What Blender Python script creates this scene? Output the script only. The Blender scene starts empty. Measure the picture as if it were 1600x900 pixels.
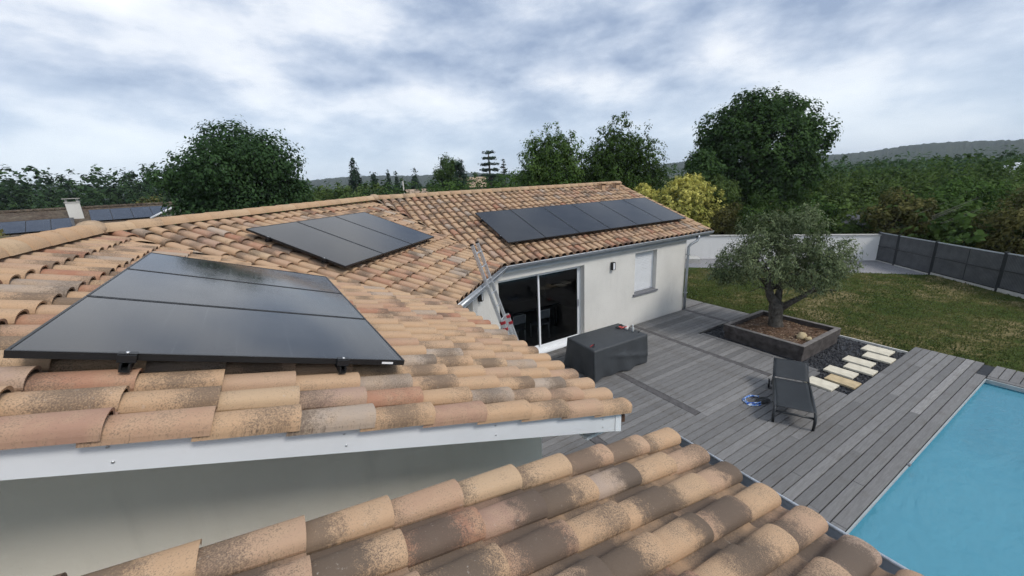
import bpy, bmesh, math, random
import numpy as np
from mathutils import Vector, Matrix
random.seed(7)
rng = np.random.default_rng(11)
sc = bpy.context.scene
C = sc.collection
R = math.radians
# ------------------------------------------------------------------ camera
F_PX, YAW, PITCH, ROLL, CAM_H = 611.9, 1.03861508, 0.263372457, -0.0503319357, 4.4718
fw = Vector((math.cos(YAW)*math.cos(PITCH), math.sin(YAW)*math.cos(PITCH), -math.sin(PITCH)))
r0 = fw.cross(Vector((0, 0, 1))).normalized(); u0 = r0.cross(fw)
rt = r0*math.cos(ROLL) + u0*math.sin(ROLL); up = rt.cross(fw)
cam = bpy.data.objects.new('camera', bpy.data.cameras.new('camera')); C.objects.link(cam)
cam.matrix_world = Matrix(((rt.x, up.x, -fw.x, 0), (rt.y, up.y, -fw.y, 0), (rt.z, up.z, -fw.z, CAM_H), (0, 0, 0, 1)))
cam.data.sensor_width = 36; cam.data.lens = F_PX/1600*36; cam.data.clip_start = .05; cam.data.clip_end = 9000
sc.camera = cam
# ------------------------------------------------------------------ sky and sun
SUN_EL, SUN_AZ = R(47), math.atan2(.35, -.94)          # azimuth measured from +y towards +x
world = bpy.data.worlds.new('World'); sc.world = world; world.use_nodes = True
wn = world.node_tree; N = wn.nodes; LK = wn.links; N.clear()
def nd(t, **k):
    n = N.new(t)
    for a, b in k.items(): setattr(n, a, b)
    return n
def mth(op, a, b=None, c=None):
    n = nd('ShaderNodeMath', operation=op)
    for i, v in enumerate((a, b, c)):
        if v is None: continue
        if isinstance(v, (int, float)): n.inputs[i].default_value = v
        else: LK.new(v, n.inputs[i])
    return n.outputs[0]
tc = nd('ShaderNodeTexCoord'); sx = nd('ShaderNodeSeparateXYZ'); LK.new(tc.outputs['Generated'], sx.inputs[0])
cx = nd('ShaderNodeMapping'); LK.new(tc.outputs['Generated'], cx.inputs[0]); cx.inputs['Scale'].default_value = (1, 1, 2.3); cx.inputs['Location'].default_value = (.4, 1.3, .2)
n1 = nd('ShaderNodeTexNoise'); n1.inputs['Scale'].default_value = 2.0; n1.inputs['Detail'].default_value = 8; n1.inputs['Roughness'].default_value = .56; n1.inputs['Distortion'].default_value = .0; LK.new(cx.outputs[0], n1.inputs['Vector'])
n2 = nd('ShaderNodeTexNoise'); n2.inputs['Scale'].default_value = 5.5; n2.inputs['Detail'].default_value = 7; n2.inputs['Roughness'].default_value = .55; n2.inputs['Distortion'].default_value = .1; LK.new(cx.outputs[0], n2.inputs['Vector'])
cl = mth('ADD', mth('MULTIPLY', n1.outputs[0], .68), mth('MULTIPLY', n2.outputs[0], .32))
rp = nd('ShaderNodeValToRGB'); LK.new(cl, rp.inputs[0]); e = rp.color_ramp
e.elements[0].position = .41; e.elements[0].color = (.27, .34, .47, 1)
e.elements[1].position = .655; e.elements[1].color = (.86, .88, .90, 1)
for p, col in ((.46, (.385, .455, .575, 1)), (.51, (.52, .58, .68, 1)), (.56, (.70, .735, .79, 1))):
    q = e.elements.new(p); q.color = col
hz = nd('ShaderNodeMapRange'); LK.new(sx.outputs[2], hz.inputs[0]); hz.inputs[1].default_value = 0; hz.inputs[2].default_value = .22; hz.inputs[3].default_value = .72; hz.inputs[4].default_value = 0; hz.clamp = True
mx = nd('ShaderNodeMix', data_type='RGBA'); LK.new(hz.outputs[0], mx.inputs[0]); LK.new(rp.outputs[0], mx.inputs[6]); mx.inputs[7].default_value = (.56, .67, .79, 1)
sky = nd('ShaderNodeTexSky'); sky.sky_type = 'NISHITA'; sky.sun_disc = False; sky.sun_elevation = SUN_EL; sky.sun_rotation = SUN_AZ
bg1 = nd('ShaderNodeBackground'); LK.new(mx.outputs[2], bg1.inputs[0]); bg1.inputs[1].default_value = .93
bg2 = nd('ShaderNodeBackground'); LK.new(sky.outputs[0], bg2.inputs[0]); bg2.inputs[1].default_value = .10
ms = nd('ShaderNodeMixShader'); ms.inputs[0].default_value = .12; LK.new(bg1.outputs[0], ms.inputs[1]); LK.new(bg2.outputs[0], ms.inputs[2])
wo = nd('ShaderNodeOutputWorld'); LK.new(ms.outputs[0], wo.inputs[0])
sun = bpy.data.objects.new('sun', bpy.data.lights.new('sun', 'SUN')); C.objects.link(sun)
sun.data.energy = 1.55; sun.data.angle = R(16); sun.data.color = (1, .95, .88)
sd = Vector((math.sin(SUN_AZ)*math.cos(SUN_EL), math.cos(SUN_AZ)*math.cos(SUN_EL), math.sin(SUN_EL)))
sun.rotation_euler = sd.to_track_quat('Z', 'Y').to_euler(); sun.location = (0, 0, 40)
vs = sc.view_settings; vs.view_transform = 'Standard'; vs.look = 'None'; vs.exposure = 0.52; vs.gamma = 1
sc.cycles.use_denoising = True; sc.cycles.max_bounces = 5; sc.cycles.diffuse_bounces = 3; sc.cycles.glossy_bounces = 3; sc.cycles.transmission_bounces = 3; sc.cycles.volume_bounces = 0; sc.cycles.transparent_max_bounces = 8; sc.cycles.use_adaptive_sampling = True; sc.cycles.adaptive_threshold = .025
try: sc.cycles.denoising_prefilter = 'FAST'
except Exception: pass

# ------------------------------------------------------------------ helpers
class M:
    """small node-material builder"""
    def __init__(s, name, rough=.7, spec=.3, metal=0):
        s.m = bpy.data.materials.new(name); s.m.use_nodes = True; s.t = s.m.node_tree; s.n = s.t.nodes
        s.b = s.n['Principled BSDF']; s.out = s.n['Material Output']
        s.b.inputs['Roughness'].default_value = rough; s.b.inputs['Specular IOR Level'].default_value = spec; s.b.inputs['Metallic'].default_value = metal
    def nd(s, t, **k):
        n = s.n.new(t)
        for a, b in k.items(): setattr(n, a, b)
        return n
    def put(s, sock, v):
        if isinstance(v, (int, float)): sock.default_value = v
        elif isinstance(v, tuple): sock.default_value = v
        else: s.t.links.new(v, sock)
    def math(s, op, a, b=None, c=None, clamp=False):
        n = s.nd('ShaderNodeMath', operation=op, use_clamp=clamp)
        for i, v in enumerate((a, b, c)):
            if v is not None: s.put(n.inputs[i], v)
        return n.outputs[0]
    def coord(s, kind='Object', scale=(1, 1, 1)):
        t = s.nd('ShaderNodeTexCoord'); mp = s.nd('ShaderNodeMapping'); s.put(mp.inputs[0], t.outputs[kind]); mp.inputs['Scale'].default_value = scale
        return mp.outputs[0]
    def noise(s, vec, scale, detail=4, rough=.55, dist=0):
        n = s.nd('ShaderNodeTexNoise'); s.put(n.inputs['Vector'], vec); n.inputs['Scale'].default_value = scale; n.inputs['Detail'].default_value = detail; n.inputs['Roughness'].default_value = rough; n.inputs['Distortion'].default_value = dist
        return n.outputs[0]
    def ramp(s, fac, stops, interp='LINEAR'):
        r = s.nd('ShaderNodeValToRGB'); s.put(r.inputs[0], fac); cr = r.color_ramp; cr.interpolation = interp
        cr.elements[0].position = stops[0][0]; cr.elements[0].color = (*stops[0][1], 1)
        cr.elements[1].position = stops[-1][0]; cr.elements[1].color = (*stops[-1][1], 1)
        for p, c in stops[1:-1]: cr.elements.new(p).color = (*c, 1)
        return r.outputs[0]
    def mix(s, fac, a, b, blend='MIX'):
        n = s.nd('ShaderNodeMix', data_type='RGBA', blend_type=blend); s.put(n.inputs[0], fac)
        s.put(n.inputs[6], (*a, 1) if isinstance(a, tuple) and len(a) == 3 else a); s.put(n.inputs[7], (*b, 1) if isinstance(b, tuple) and len(b) == 3 else b)
        return n.outputs[2]
    def mr(s, v, a, b, c=0., d=1., smooth=True):
        n = s.nd('ShaderNodeMapRange', interpolation_type='SMOOTHSTEP' if smooth else 'LINEAR'); s.put(n.inputs[0], v)
        for i, q in enumerate((a, b, c, d)): s.put(n.inputs[i+1], q)
        return n.outputs[0]
    def col(s, v): s.put(s.b.inputs['Base Color'], (*v, 1) if isinstance(v, tuple) and len(v) == 3 else v); return s
    def rough(s, v): s.put(s.b.inputs['Roughness'], v); return s
    def bump(s, h, strength=.3, dist=.01):
        n = s.nd('ShaderNodeBump'); n.inputs['Strength'].default_value = strength; n.inputs['Distance'].default_value = dist; s.put(n.inputs['Height'], h)
        s.put(s.b.inputs['Normal'], n.outputs[0]); return s
    def objcol(s):
        o = s.nd('ShaderNodeObjectInfo'); sp = s.nd('ShaderNodeSeparateColor'); s.put(sp.inputs[0], o.outputs['Color']); return sp.outputs
def plain(name, c, rough=.6, spec=.3, metal=0, var=.12, scale=6, bump=0, bscale=60):
    m = M(name, rough, spec, metal); v = m.coord('Object'); n = m.noise(v, scale, 5)
    a = tuple(max(0, x*(1-var)) for x in c); b = tuple(min(1, x*(1+var)) for x in c)
    m.col(m.ramp(n, [(.3, a), (.7, b)]))
    if bump: m.bump(m.noise(v, bscale, 3), bump, .004)
    return m.m
def link(o, parent=None):
    C.objects.link(o)
    if parent is not None: o.parent = parent
    return o
def mesh_obj(name, verts, faces, mat, parent=None, smooth=False, loc=None):
    me = bpy.data.meshes.new(name); me.from_pydata([tuple(v) for v in verts], [], faces); me.update()
    if smooth: me.polygons.foreach_set('use_smooth', [True]*len(me.polygons))
    if mat: me.materials.append(mat)
    o = bpy.data.objects.new(name, me); link(o, parent)
    if loc: o.location = loc
    return o
def bm_obj(name, bm, mat, parent=None, smooth=False, loc=None):
    bmesh.ops.recalc_face_normals(bm, faces=bm.faces[:])
    me = bpy.data.meshes.new(name); bm.to_mesh(me); bm.free()
    if smooth: me.polygons.foreach_set('use_smooth', [True]*len(me.polygons))
    for q in (mat if isinstance(mat, (list, tuple)) else [mat]): me.materials.append(q)
    o = bpy.data.objects.new(name, me); link(o, parent)
    if loc: o.location = loc
    return o
def tag(o, label, cat, group=None):
    o['label'] = label; o['category'] = cat
    if group: o['group'] = group
    return o
def struct(o): o['kind'] = 'structure'; return o
def stuff(o, label=None, cat=None):
    o['kind'] = 'stuff'
    if label: o['label'] = label
    if cat: o['category'] = cat
    return o
def thing(name, label, cat, loc=(0, 0, 0), group=None, rotz=0):
    o = bpy.data.objects.new(name, None); o.empty_display_size = .2; C.objects.link(o); o.location = loc; o.rotation_euler = (0, 0, rotz)
    return tag(o, label, cat, group)
def box(bm, x0, x1, y0, y1, z0, z1, mat=None, bev=0, mi=0):
    vs_ = [bm.verts.new(p) for p in ((x0, y0, z0), (x1, y0, z0), (x1, y1, z0), (x0, y1, z0), (x0, y0, z1), (x1, y0, z1), (x1, y1, z1), (x0, y1, z1))]
    if mat is not None:
        for v in vs_: v.co = mat @ v.co
    fs = [bm.faces.new([vs_[i] for i in f]) for f in ((0, 3, 2, 1), (4, 5, 6, 7), (0, 1, 5, 4), (1, 2, 6, 5), (2, 3, 7, 6), (3, 0, 4, 7))]
    for f in fs: f.material_index = mi
    if bev:
        es = list({e_ for f in fs for e_ in f.edges})
        bmesh.ops.bevel(bm, geom=es, offset=bev, segments=2, affect='EDGES', profile=.6)
    return fs
def box_obj(name, dims, mat, parent=None, bev=0, mtx=None, loc=None):
    bm = bmesh.new(); box(bm, *dims, mat=mtx, bev=bev); return bm_obj(name, bm, mat, parent, loc=loc)
def tube(bm, pts, rads, n=8, cap=True):
    pts = [Vector(p) for p in pts]; rings = []
    if isinstance(rads, (int, float)): rads = [rads]*len(pts)
    prev = None
    for i, p in enumerate(pts):
        d = (pts[min(i+1, len(pts)-1)] - pts[max(i-1, 0)]).normalized()
        a = d.orthogonal().normalized() if prev is None else (prev - d*prev.dot(d)).normalized()
        prev = a; b = d.cross(a)
        rings.append([bm.verts.new(p + (a*math.cos(t) + b*math.sin(t))*rads[i]) for t in [2*math.pi*k/n for k in range(n)]])
    for i in range(len(rings)-1):
        for k in range(n): bm.faces.new((rings[i][k], rings[i][(k+1) % n], rings[i+1][(k+1) % n], rings[i+1][k]))
    if cap: bm.faces.new(rings[0][::-1]); bm.faces.new(rings[-1])
def tube_obj(name, pts, rads, mat, parent=None, n=8, smooth=True):
    bm = bmesh.new(); tube(bm, pts, rads, n); return bm_obj(name, bm, mat, parent, smooth)
def prism(name, poly, zt, thick, mat, parent=None):
    """poly of 3D top points, extruded straight down by thick"""
    n = len(poly); v = [Vector(p) for p in poly] + [Vector(p) - Vector((0, 0, thick)) for p in poly]
    f = [tuple(range(n)), tuple(range(2*n-1, n-1, -1))] + [(i, n+i, n+(i+1) % n, (i+1) % n) for i in range(n)]
    bm = bmesh.new(); bv = [bm.verts.new(p) for p in v]
    for q in f: bm.faces.new([bv[i] for i in q])
    return bm_obj(name, bm, mat, parent)

# ------------------------------------------------------------------ materials
def tile_material(name='terracotta', fl_gain=.74, spk_gain=.45, fscale=150, dens=0., tint=1.):
    m = M(name, .85, .18)
    at = m.nd('ShaderNodeAttribute', attribute_name='tile_col'); oc = m.nd('ShaderNodeObjectInfo')
    s = m.nd('ShaderNodeMix', data_type='RGBA', blend_type='ADD'); s.inputs[0].default_value = 1; m.put(s.inputs[6], at.outputs['Color']); m.put(s.inputs[7], oc.outputs['Color'])
    sp = m.nd('ShaderNodeSeparateColor'); m.put(sp.inputs[0], s.outputs[2]); r, g, b = sp.outputs[0], sp.outputs[1], sp.outputs[2]
    uv = m.nd('ShaderNodeUVMap', uv_map='UVMap'); su = m.nd('ShaderNodeSeparateXYZ'); m.put(su.inputs[0], uv.outputs[0])
    cv = m.nd('ShaderNodeCombineXYZ'); m.put(cv.inputs[0], m.math('MULTIPLY', su.outputs[0], .25)); m.put(cv.inputs[1], m.math('MULTIPLY', su.outputs[1], .40)); m.put(cv.inputs[2], m.math('ADD', m.math('MULTIPLY', r, 37.), m.math('MULTIPLY', g, 91.)))
    vec = cv.outputs[0]
    base = m.ramp(r, [(0, (.50, .365, .235)), (.22, (.47, .31, .19)), (.42, (.49, .325, .20)), (.55, (.45, .305, .205)), (.70, (.43, .275, .185)), (.80, (.40, .22, .145)), (.88, (.35, .165, .105)), (.94, (.43, .35, .28)), (1, (.33, .26, .205))])
    big = m.noise(vec, 9, 4, .6)
    base = m.mix(m.mr(big, .35, .7), base, m.mix(.4, base, (.53, .375, .24)))
    med = m.noise(vec, 22, 5, .6); fine = m.noise(vec, fscale, 3, .8)
    # kiln flashing: a dark band somewhere along the tile
    dy = m.math('ABSOLUTE', m.math('SUBTRACT', su.outputs[1], m.math('SUBTRACT', m.math('MULTIPLY', g, 1.3), .15)))
    dy = m.math('ADD', dy, m.math('MULTIPLY', m.math('SUBTRACT', med, .5), .55))
    band = m.math('MULTIPLY', m.mr(dy, .0, .62, 1.0, 0.), b)
    sp1 = m.math('ADD', band, m.math('MULTIPLY', m.math('SUBTRACT', fine, .5), 2.6))
    fl = m.mr(m.math('ADD', sp1, dens), .20, .98)
    c = m.mix(m.math('MULTIPLY', fl, fl_gain), base, (.110, .086, .068))
    # overall fine engobe speckle
    spk = m.mr(m.math('ADD', fine, m.math('MULTIPLY', m.math('SUBTRACT', big, .5), .5)), .54, .66)
    c = m.mix(m.math('MULTIPLY', spk, spk_gain), c, (.15, .11, .085))
    # dirt and painted-in shade in the channel beside the roll
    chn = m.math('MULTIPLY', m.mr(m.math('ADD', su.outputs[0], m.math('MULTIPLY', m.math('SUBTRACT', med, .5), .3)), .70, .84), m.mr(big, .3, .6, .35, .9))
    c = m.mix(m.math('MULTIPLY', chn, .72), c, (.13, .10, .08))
    lich = m.math('MULTIPLY', m.mr(m.noise(vec, 55, 4, .7), .60, .74), m.mr(m.noise(vec, 7, 2), .5, .68))
    c = m.mix(m.math('MULTIPLY', lich, .7), c, (.50, .45, .39))
    m.col(c); m.bump(m.math('ADD', fine, m.math('MULTIPLY', med, .6)), .35, .006)
    return m.m
MT = {}
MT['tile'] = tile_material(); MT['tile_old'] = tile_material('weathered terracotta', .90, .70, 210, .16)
MT['under'] = plain('roof underlay', (.10, .055, .035), .9)
def render_mat(name, c, stain=.12):
    m = M(name, .9, .1); v = m.coord('Object'); n = m.noise(v, 1.1, 5, .6); f = m.noise(v, 110, 3, .7)
    st = m.coord('Object', (2.5, 2.5, .35)); s2 = m.noise(st, 2.2, 5, .6)
    a = m.mix(m.mr(n, .3, .75), c, tuple(x*(1-stain) for x in c)); a = m.mix(m.math('MULTIPLY', m.mr(s2, .52, .8), .35), a, tuple(x*(.72) for x in c))
    m.col(a); m.bump(f, .5, .004); return m.m
MT['wall'] = render_mat('white render', (.70, .685, .64))
MT['gwall'] = render_mat('lightened gable render', (.74, .70, .61), .08)  # same white render, lightened and warmed in colour to offset the shade there
MT['soffit'] = plain('white lacquered board', (.72, .74, .76), .45, .4, var=.04, scale=3)
MT['zinc'] = plain('grey lacquered metal', (.36, .39, .42), .35, .5, .35, var=.08, scale=9)
MT['alu'] = plain('brushed aluminium', (.62, .63, .64), .38, .5, .75, var=.12, scale=30)
MT['white_alu'] = plain('white lacquered aluminium', (.80, .82, .84), .3, .5, var=.03)
MT['black'] = plain('black plastic', (.016, .016, .017), .45, .4)
MT['red'] = plain('red plastic', (.32, .02, .03), .45, .4)
MT['rail'] = plain('black anodised rail', (.02, .021, .023), .4, .5, .3)
MT['sill'] = plain('grey concrete sill', (.17, .175, .19), .7, .3, var=.1, scale=14, bump=.2)
def deck_mat():
    m = M('weathered deck wood', .78, .25); o = m.objcol(); v = m.coord('Object', (1, 9, 1)); 
    ad = m.nd('ShaderNodeVectorMath', operation='ADD'); m.put(ad.inputs[0], v); cb = m.nd('ShaderNodeCombineXYZ'); m.put(cb.inputs[2], m.math('MULTIPLY', o[1], 60.)); m.put(cb.inputs[0], m.math('MULTIPLY', o[2], 40.)); m.put(ad.inputs[1], cb.outputs[0]); v = ad.outputs[0]
    g = m.noise(v, 5.5, 6, .65, .3); bl = m.noise(m.coord('Object'), 2.3, 4); f = m.noise(m.coord('Object', (14, 40, 1)), 6, 3, .7)
    base = m.ramp(o[0], [(0, (.14, .139, .138)), (.45, (.20, .197, .194)), (.75, (.265, .26, .255)), (1, (.36, .35, .34))])
    c = m.mix(m.mr(g, .3, .72), m.mix(.42, base, (.085, .08, .078)), base)
    c = m.mix(m.math('MULTIPLY', m.mr(f, .52, .72), .5), c, m.mix(.5, base, (.44, .42, .40)))
    c = m.mix(m.math('MULTIPLY', m.mr(bl, .5, .75), .35), c, (.10, .085, .07))
    m.col(c); m.bump(m.math('ADD', g, m.math('MULTIPLY', f, .5)), .3, .004); return m.m
MT['deck'] = deck_mat()
MT['strip'] = plain('dark deck strip', (.10, .095, .095), .75, .25, var=.25, scale=9)
MT['sleeper'] = plain('dark oak sleeper', (.075, .066, .062), .8, .2, var=.45, scale=7, bump=.5, bscale=40)
MT['sleeper_top'] = plain('weathered sleeper top', (.19, .175, .165), .8, .2, var=.3, scale=9, bump=.4, bscale=50)
def soil_mat():
    m = M('dry soil', .95, .1); v = m.coord('Object'); n = m.noise(v, 3.2, 6, .6); f = m.noise(v, 45, 4, .7)
    c = m.ramp(n, [(.3, (.085, .058, .042)), (.5, (.14, .088, .06)), (.7, (.17, .13, .10))]); c = m.mix(m.mr(f, .5, .7), c, m.mix(.5, c, (.28, .2, .14)))
    m.col(c); m.bump(f, .8, .02); return m.m
MT['soil'] = soil_mat()
MT['slate'] = plain('black slate chips', (.035, .037, .043), .6, .4, var=.5, scale=25)
MT['slab'] = plain('pale stone slab', (.66, .61, .49), .8, .2, var=.15, scale=7, bump=.2)
MT['slab_tan'] = plain('tan stone slab', (.52, .41, .25), .8, .2, var=.2, scale=7, bump=.2)
MT['rock'] = plain('cream rock', (.52, .42, .26), .9, .1, var=.3, scale=9, bump=.6, bscale=20)
MT['cover'] = plain('charcoal tarpaulin', (.046, .051, .056), .55, .4, var=.12, scale=3, bump=.15, bscale=160)
MT['mesh'] = plain('charcoal textilene', (.026, .030, .034), .6, .35, var=.1, scale=4, bump=.2, bscale=300)
MT['frame_dk'] = plain('anthracite frame', (.022, .025, .028), .4, .5)
MT['concrete'] = plain('pale concrete', (.46, .45, .42), .9, .15, var=.15, scale=4, bump=.2)
def gravel_mat():
    m = M('grey gravel', .95, .1); v = m.coord('Object'); f = m.noise(v, 30, 4, .75); n = m.noise(v, .8, 4)
    m.col(m.mix(m.mr(n, .3, .7), m.ramp(f, [(.35, (.13, .13, .14)), (.65, (.30, .30, .31))]), m.ramp(f, [(.35, (.18, .18, .185)), (.65, (.36, .35, .35))]))); m.bump(f, .6, .02); return m.m
MT['gravel'] = gravel_mat()
def lawn_mat(name):
    m = M(name, .95, .05); v = m.coord('Object'); a = m.noise(v, .42, 6, .62, .3); b = m.noise(v, 2.2, 5, .65); f = m.noise(v, 26, 4, .7)
    mixv = m.math('ADD', m.math('MULTIPLY', a, .65), m.math('MULTIPLY', b, .35))
    c = m.ramp(mixv, [(.38, (.050, .078, .020)), (.47, (.072, .098, .026)), (.53, (.12, .115, .042)), (.61, (.30, .24, .125))])
    c = m.mix(m.mr(f, .35, .7), m.mix(.5, c, (.02, .03, .01)), c); m.col(c); m.bump(f, .8, .03); return m.m
MT['lawn'] = lawn_mat('dry mown grass')
MT['ground'] = lawn_mat('rough meadow')
def leaf_mat(name, dark, light, trans=.32, rough=.75, spec=.08):
    m = M(name, rough, spec); at = m.nd('ShaderNodeAttribute', attribute_name='leaf_rnd'); v = m.coord('Object'); n = m.noise(v, .55, 3)
    f = m.math('ADD', m.math('MULTIPLY', at.outputs['Fac'], .6), m.math('MULTIPLY', m.mr(n, .3, .7), .4))
    c = m.ramp(f, [(.1, dark), (.9, light)]); m.col(c)
    tr = m.nd('ShaderNodeBsdfTranslucent'); m.put(tr.inputs[0], c); mxs = m.nd('ShaderNodeMixShader'); mxs.inputs[0].default_value = trans
    m.put(mxs.inputs[1], m.b.outputs[0]); m.put(mxs.inputs[2], tr.outputs[0]); m.put(m.out.inputs[0], mxs.outputs[0]); return m.m
LEAF = {
 'dark': leaf_mat('dark oak leaves', (0.022, 0.050, 0.017), (0.083, 0.149, 0.044)),
 'deep': leaf_mat('deep green leaves', (0.022, 0.050, 0.021), (0.072, 0.136, 0.050)),
 'mid': leaf_mat('mid green leaves', (0.033, 0.072, 0.018), (0.110, 0.192, 0.046)),
 'bright': leaf_mat('light green leaves', (0.042, 0.078, 0.022), (0.132, 0.186, 0.054)),
 'hornbeam': leaf_mat('hornbeam leaves', (0.032, 0.070, 0.018), (0.127, 0.206, 0.052)),
 'hornbeam2': leaf_mat('olive green leaves', (0.024, 0.048, 0.013), (0.090, 0.155, 0.038)),
 'yellow': leaf_mat('variegated yellow leaves', (.16, .19, .03), (.85, .78, .24)),
 'scrub': leaf_mat('scrub leaves', (0.031, 0.058, 0.016), (0.127, 0.192, 0.050)),
 'scrubpale': leaf_mat('pale scrub leaves', (.055, .065, .022), (.23, .21, .075)),
 'olive': leaf_mat('silver olive leaves', (0.050, 0.075, 0.033), (0.275, 0.323, 0.169), .25),
 'conifer': leaf_mat('dark conifer needles', (0.012, 0.027, 0.017), (0.036, 0.063, 0.039), .1),
 'forest': leaf_mat('far forest leaves', (0.020, 0.047, 0.022), (0.064, 0.112, 0.043), .2),
 'grass': leaf_mat('grass blades', (.045, .080, .020), (.18, .18, .07), .3),
}
MT['bark'] = plain('grey bark', (.075, .062, .050), .95, .1, var=.5, scale=9, bump=.9, bscale=25)
MT['olive_bark'] = plain('olive bark', (.085, .078, .068), .95, .1, var=.55, scale=12, bump=1.0, bscale=28)
def glassy(name, tint, ior=1.45, rough=0.):
    m = M(name); t = m.nd('ShaderNodeBsdfTransparent'); t.inputs[0].default_value = (*tint, 1); g = m.nd('ShaderNodeBsdfGlossy'); g.inputs['Roughness'].default_value = rough
    fr = m.nd('ShaderNodeFresnel'); fr.inputs[0].default_value = ior; mxs = m.nd('ShaderNodeMixShader'); m.put(mxs.inputs[0], fr.outputs[0]); m.put(mxs.inputs[1], t.outputs[0]); m.put(mxs.inputs[2], g.outputs[0]); m.put(m.out.inputs[0], mxs.outputs[0]); return m, g, fr
MT['glass'] = glassy('window glass', (.80, .84, .83), 1.5)[0].m
def water_mat():
    m, g, fr = glassy('pool water', (.70, .92, .97), 1.33, .03); v = m.coord('Object', (1, 1.5, 1)); a = m.noise(v, 1.3, 4, .55, .6); b = m.noise(v, 4.5, 3, .5)
    n = m.nd('ShaderNodeBump'); n.inputs['Strength'].default_value = .45; n.inputs['Distance'].default_value = .09; m.put(n.inputs['Height'], m.math('ADD', a, m.math('MULTIPLY', b, .3)))
    m.put(g.inputs['Normal'], n.outputs[0]); m.put(fr.inputs['Normal'], n.outputs[0])
    # the faintly milky body of the water scatters part of the light back
    d = m.nd('ShaderNodeBsdfDiffuse'); d.inputs[0].default_value = (.115, .35, .46, 1); m.put(d.inputs['Normal'], n.outputs[0]); old_mix = m.out.inputs[0].links[0].from_node; t = old_mix.inputs[1].links[0].from_node
    bd = m.nd('ShaderNodeMixShader'); bd.inputs[0].default_value = .68; m.put(bd.inputs[1], t.outputs[0]); m.put(bd.inputs[2], d.outputs[0]); m.put(old_mix.inputs[1], bd.outputs[0]); return m.m
MT['water'] = water_mat()
MT['liner'] = plain('blue pool liner', (.21, .56, .66), .5, .3, var=.05, scale=1.2)
MT['liner_grey'] = plain('grey pool rim', (.35, .38, .38), .5, .3, var=.1)
def panel_mat(name, c, streak=0.):
    m = M(name, .16, .5); v = m.coord('Object'); n = m.noise(v, 2.0, 4); d = m.noise(v, 45, 4, .7)
    col = m.mix(m.math('MULTIPLY', m.mr(n, .3, .75), .5), c, tuple(x*1.6 for x in c)); col = m.mix(m.math('MULTIPLY', m.mr(d, .58, .75), .12), col, (.2, .2, .2))
    sxx = m.nd('ShaderNodeSeparateXYZ'); m.put(sxx.inputs[0], v)
    cell = m.math('MINIMUM', m.math('PINGPONG', sxx.outputs[0], .0915), m.math('PINGPONG', sxx.outputs[1], .0915))
    col = m.mix(m.mr(cell, .0, .004, .6, 0.), col, (.004, .004, .005))
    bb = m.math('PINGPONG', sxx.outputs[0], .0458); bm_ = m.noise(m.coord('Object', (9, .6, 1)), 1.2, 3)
    col = m.mix(m.math('MULTIPLY', m.mr(bb, .0, .0045, 1., 0.), m.mr(bm_, .47, .66, 0., .45)), col, (.16, .165, .175))  # busbar lines, with their patchy glint painted into the colour
    m.col(col); m.rough(m.mr(n, .3, .7, .07, .13)); m.b.inputs['Coat Weight'].default_value = .0
    return m.m
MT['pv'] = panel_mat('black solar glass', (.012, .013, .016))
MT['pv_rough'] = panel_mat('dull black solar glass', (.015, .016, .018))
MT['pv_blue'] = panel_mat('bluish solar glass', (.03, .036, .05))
# ------------------------------------------------------------------ ground, lawn, deck and pool
PX0, PX1, PY0, PY1 = 2.9, 12.26, -3.2, 1.326        # pool
S = 2100.
def sheet_with_hole(name, x0, x1, y0, y1, hx0, hx1, hy0, hy1, z, mat):
    v = [(x0, y0, z), (x1, y0, z), (x1, y1, z), (x0, y1, z), (hx0, hy0, z), (hx1, hy0, z), (hx1, hy1, z), (hx0, hy1, z)]
    return struct(mesh_obj(name, v, [(0, 1, 5, 4), (1, 2, 6, 5), (2, 3, 7, 6), (3, 0, 4, 7)], mat))
sheet_with_hole('ground', -S, S, -S, S, PX0-.3, PX1+.1, PY0-.3, PY1+.05, -.16, MT['ground'])
# lawn: slightly uneven grid, from the deck to the fence
def in_poly(x, y, poly):
    c = False; j = len(poly)-1
    for i in range(len(poly)):
        xi, yi = poly[i]; xj, yj = poly[j]
        if (yi > y) != (yj > y) and x < (xj-xi)*(y-yi)/(yj-yi)+xi: c = not c
        j = i
    return c
LAWN = [(12.64, 11.5), (12.64, 6.35), (12.72, 6.35), (12.72, 2.64), (13.23, 2.64), (13.23, -7.5), (14.6, -7.5), (22.85, 4.45), (21.3, 6.5), (17.3, 11.9)]
bm = bmesh.new(); vv = [bm.verts.new((x, y, -.05)) for x, y in LAWN]; bm.faces.new(vv); struct(bm_obj('lawn', bm, MT['lawn']))
bm = bmesh.new(); vv = [bm.verts.new((x, y, -.085)) for x, y in [(12.0, 14.5), (12.0, 11.3), (17.2, 11.6), (21.2, 6.3), (22.6, 4.3), (23.2, 4.75), (24.85, 7.0), (19.3, 13.5), (18.5, 14.5)]]; bm.faces.new(vv); struct(bm_obj('gravel_drive', bm, MT['gravel']))
def fast_faces(name, V, nper, mat, parent=None, rnd=None, attr='leaf_rnd'):
    n = len(V)//nper; me = bpy.data.meshes.new(name); me.vertices.add(len(V)); me.vertices.foreach_set('co', np.asarray(V, np.float32).ravel())
    me.loops.add(len(V)); me.loops.foreach_set('vertex_index', np.arange(len(V), dtype=np.int32)); me.polygons.add(n); me.polygons.foreach_set('loop_start', np.arange(0, len(V), nper, dtype=np.int32))
    try: me.polygons.foreach_set('loop_total', np.full(n, nper, np.int32))
    except Exception: pass
    if rnd is not None:
        a = me.attributes.new(attr, 'FLOAT', 'FACE'); a.data.foreach_set('value', np.asarray(rnd, np.float32))
    me.update(calc_edges=True); me.materials.append(mat)
    return link(bpy.data.objects.new(name, me), parent)
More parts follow.
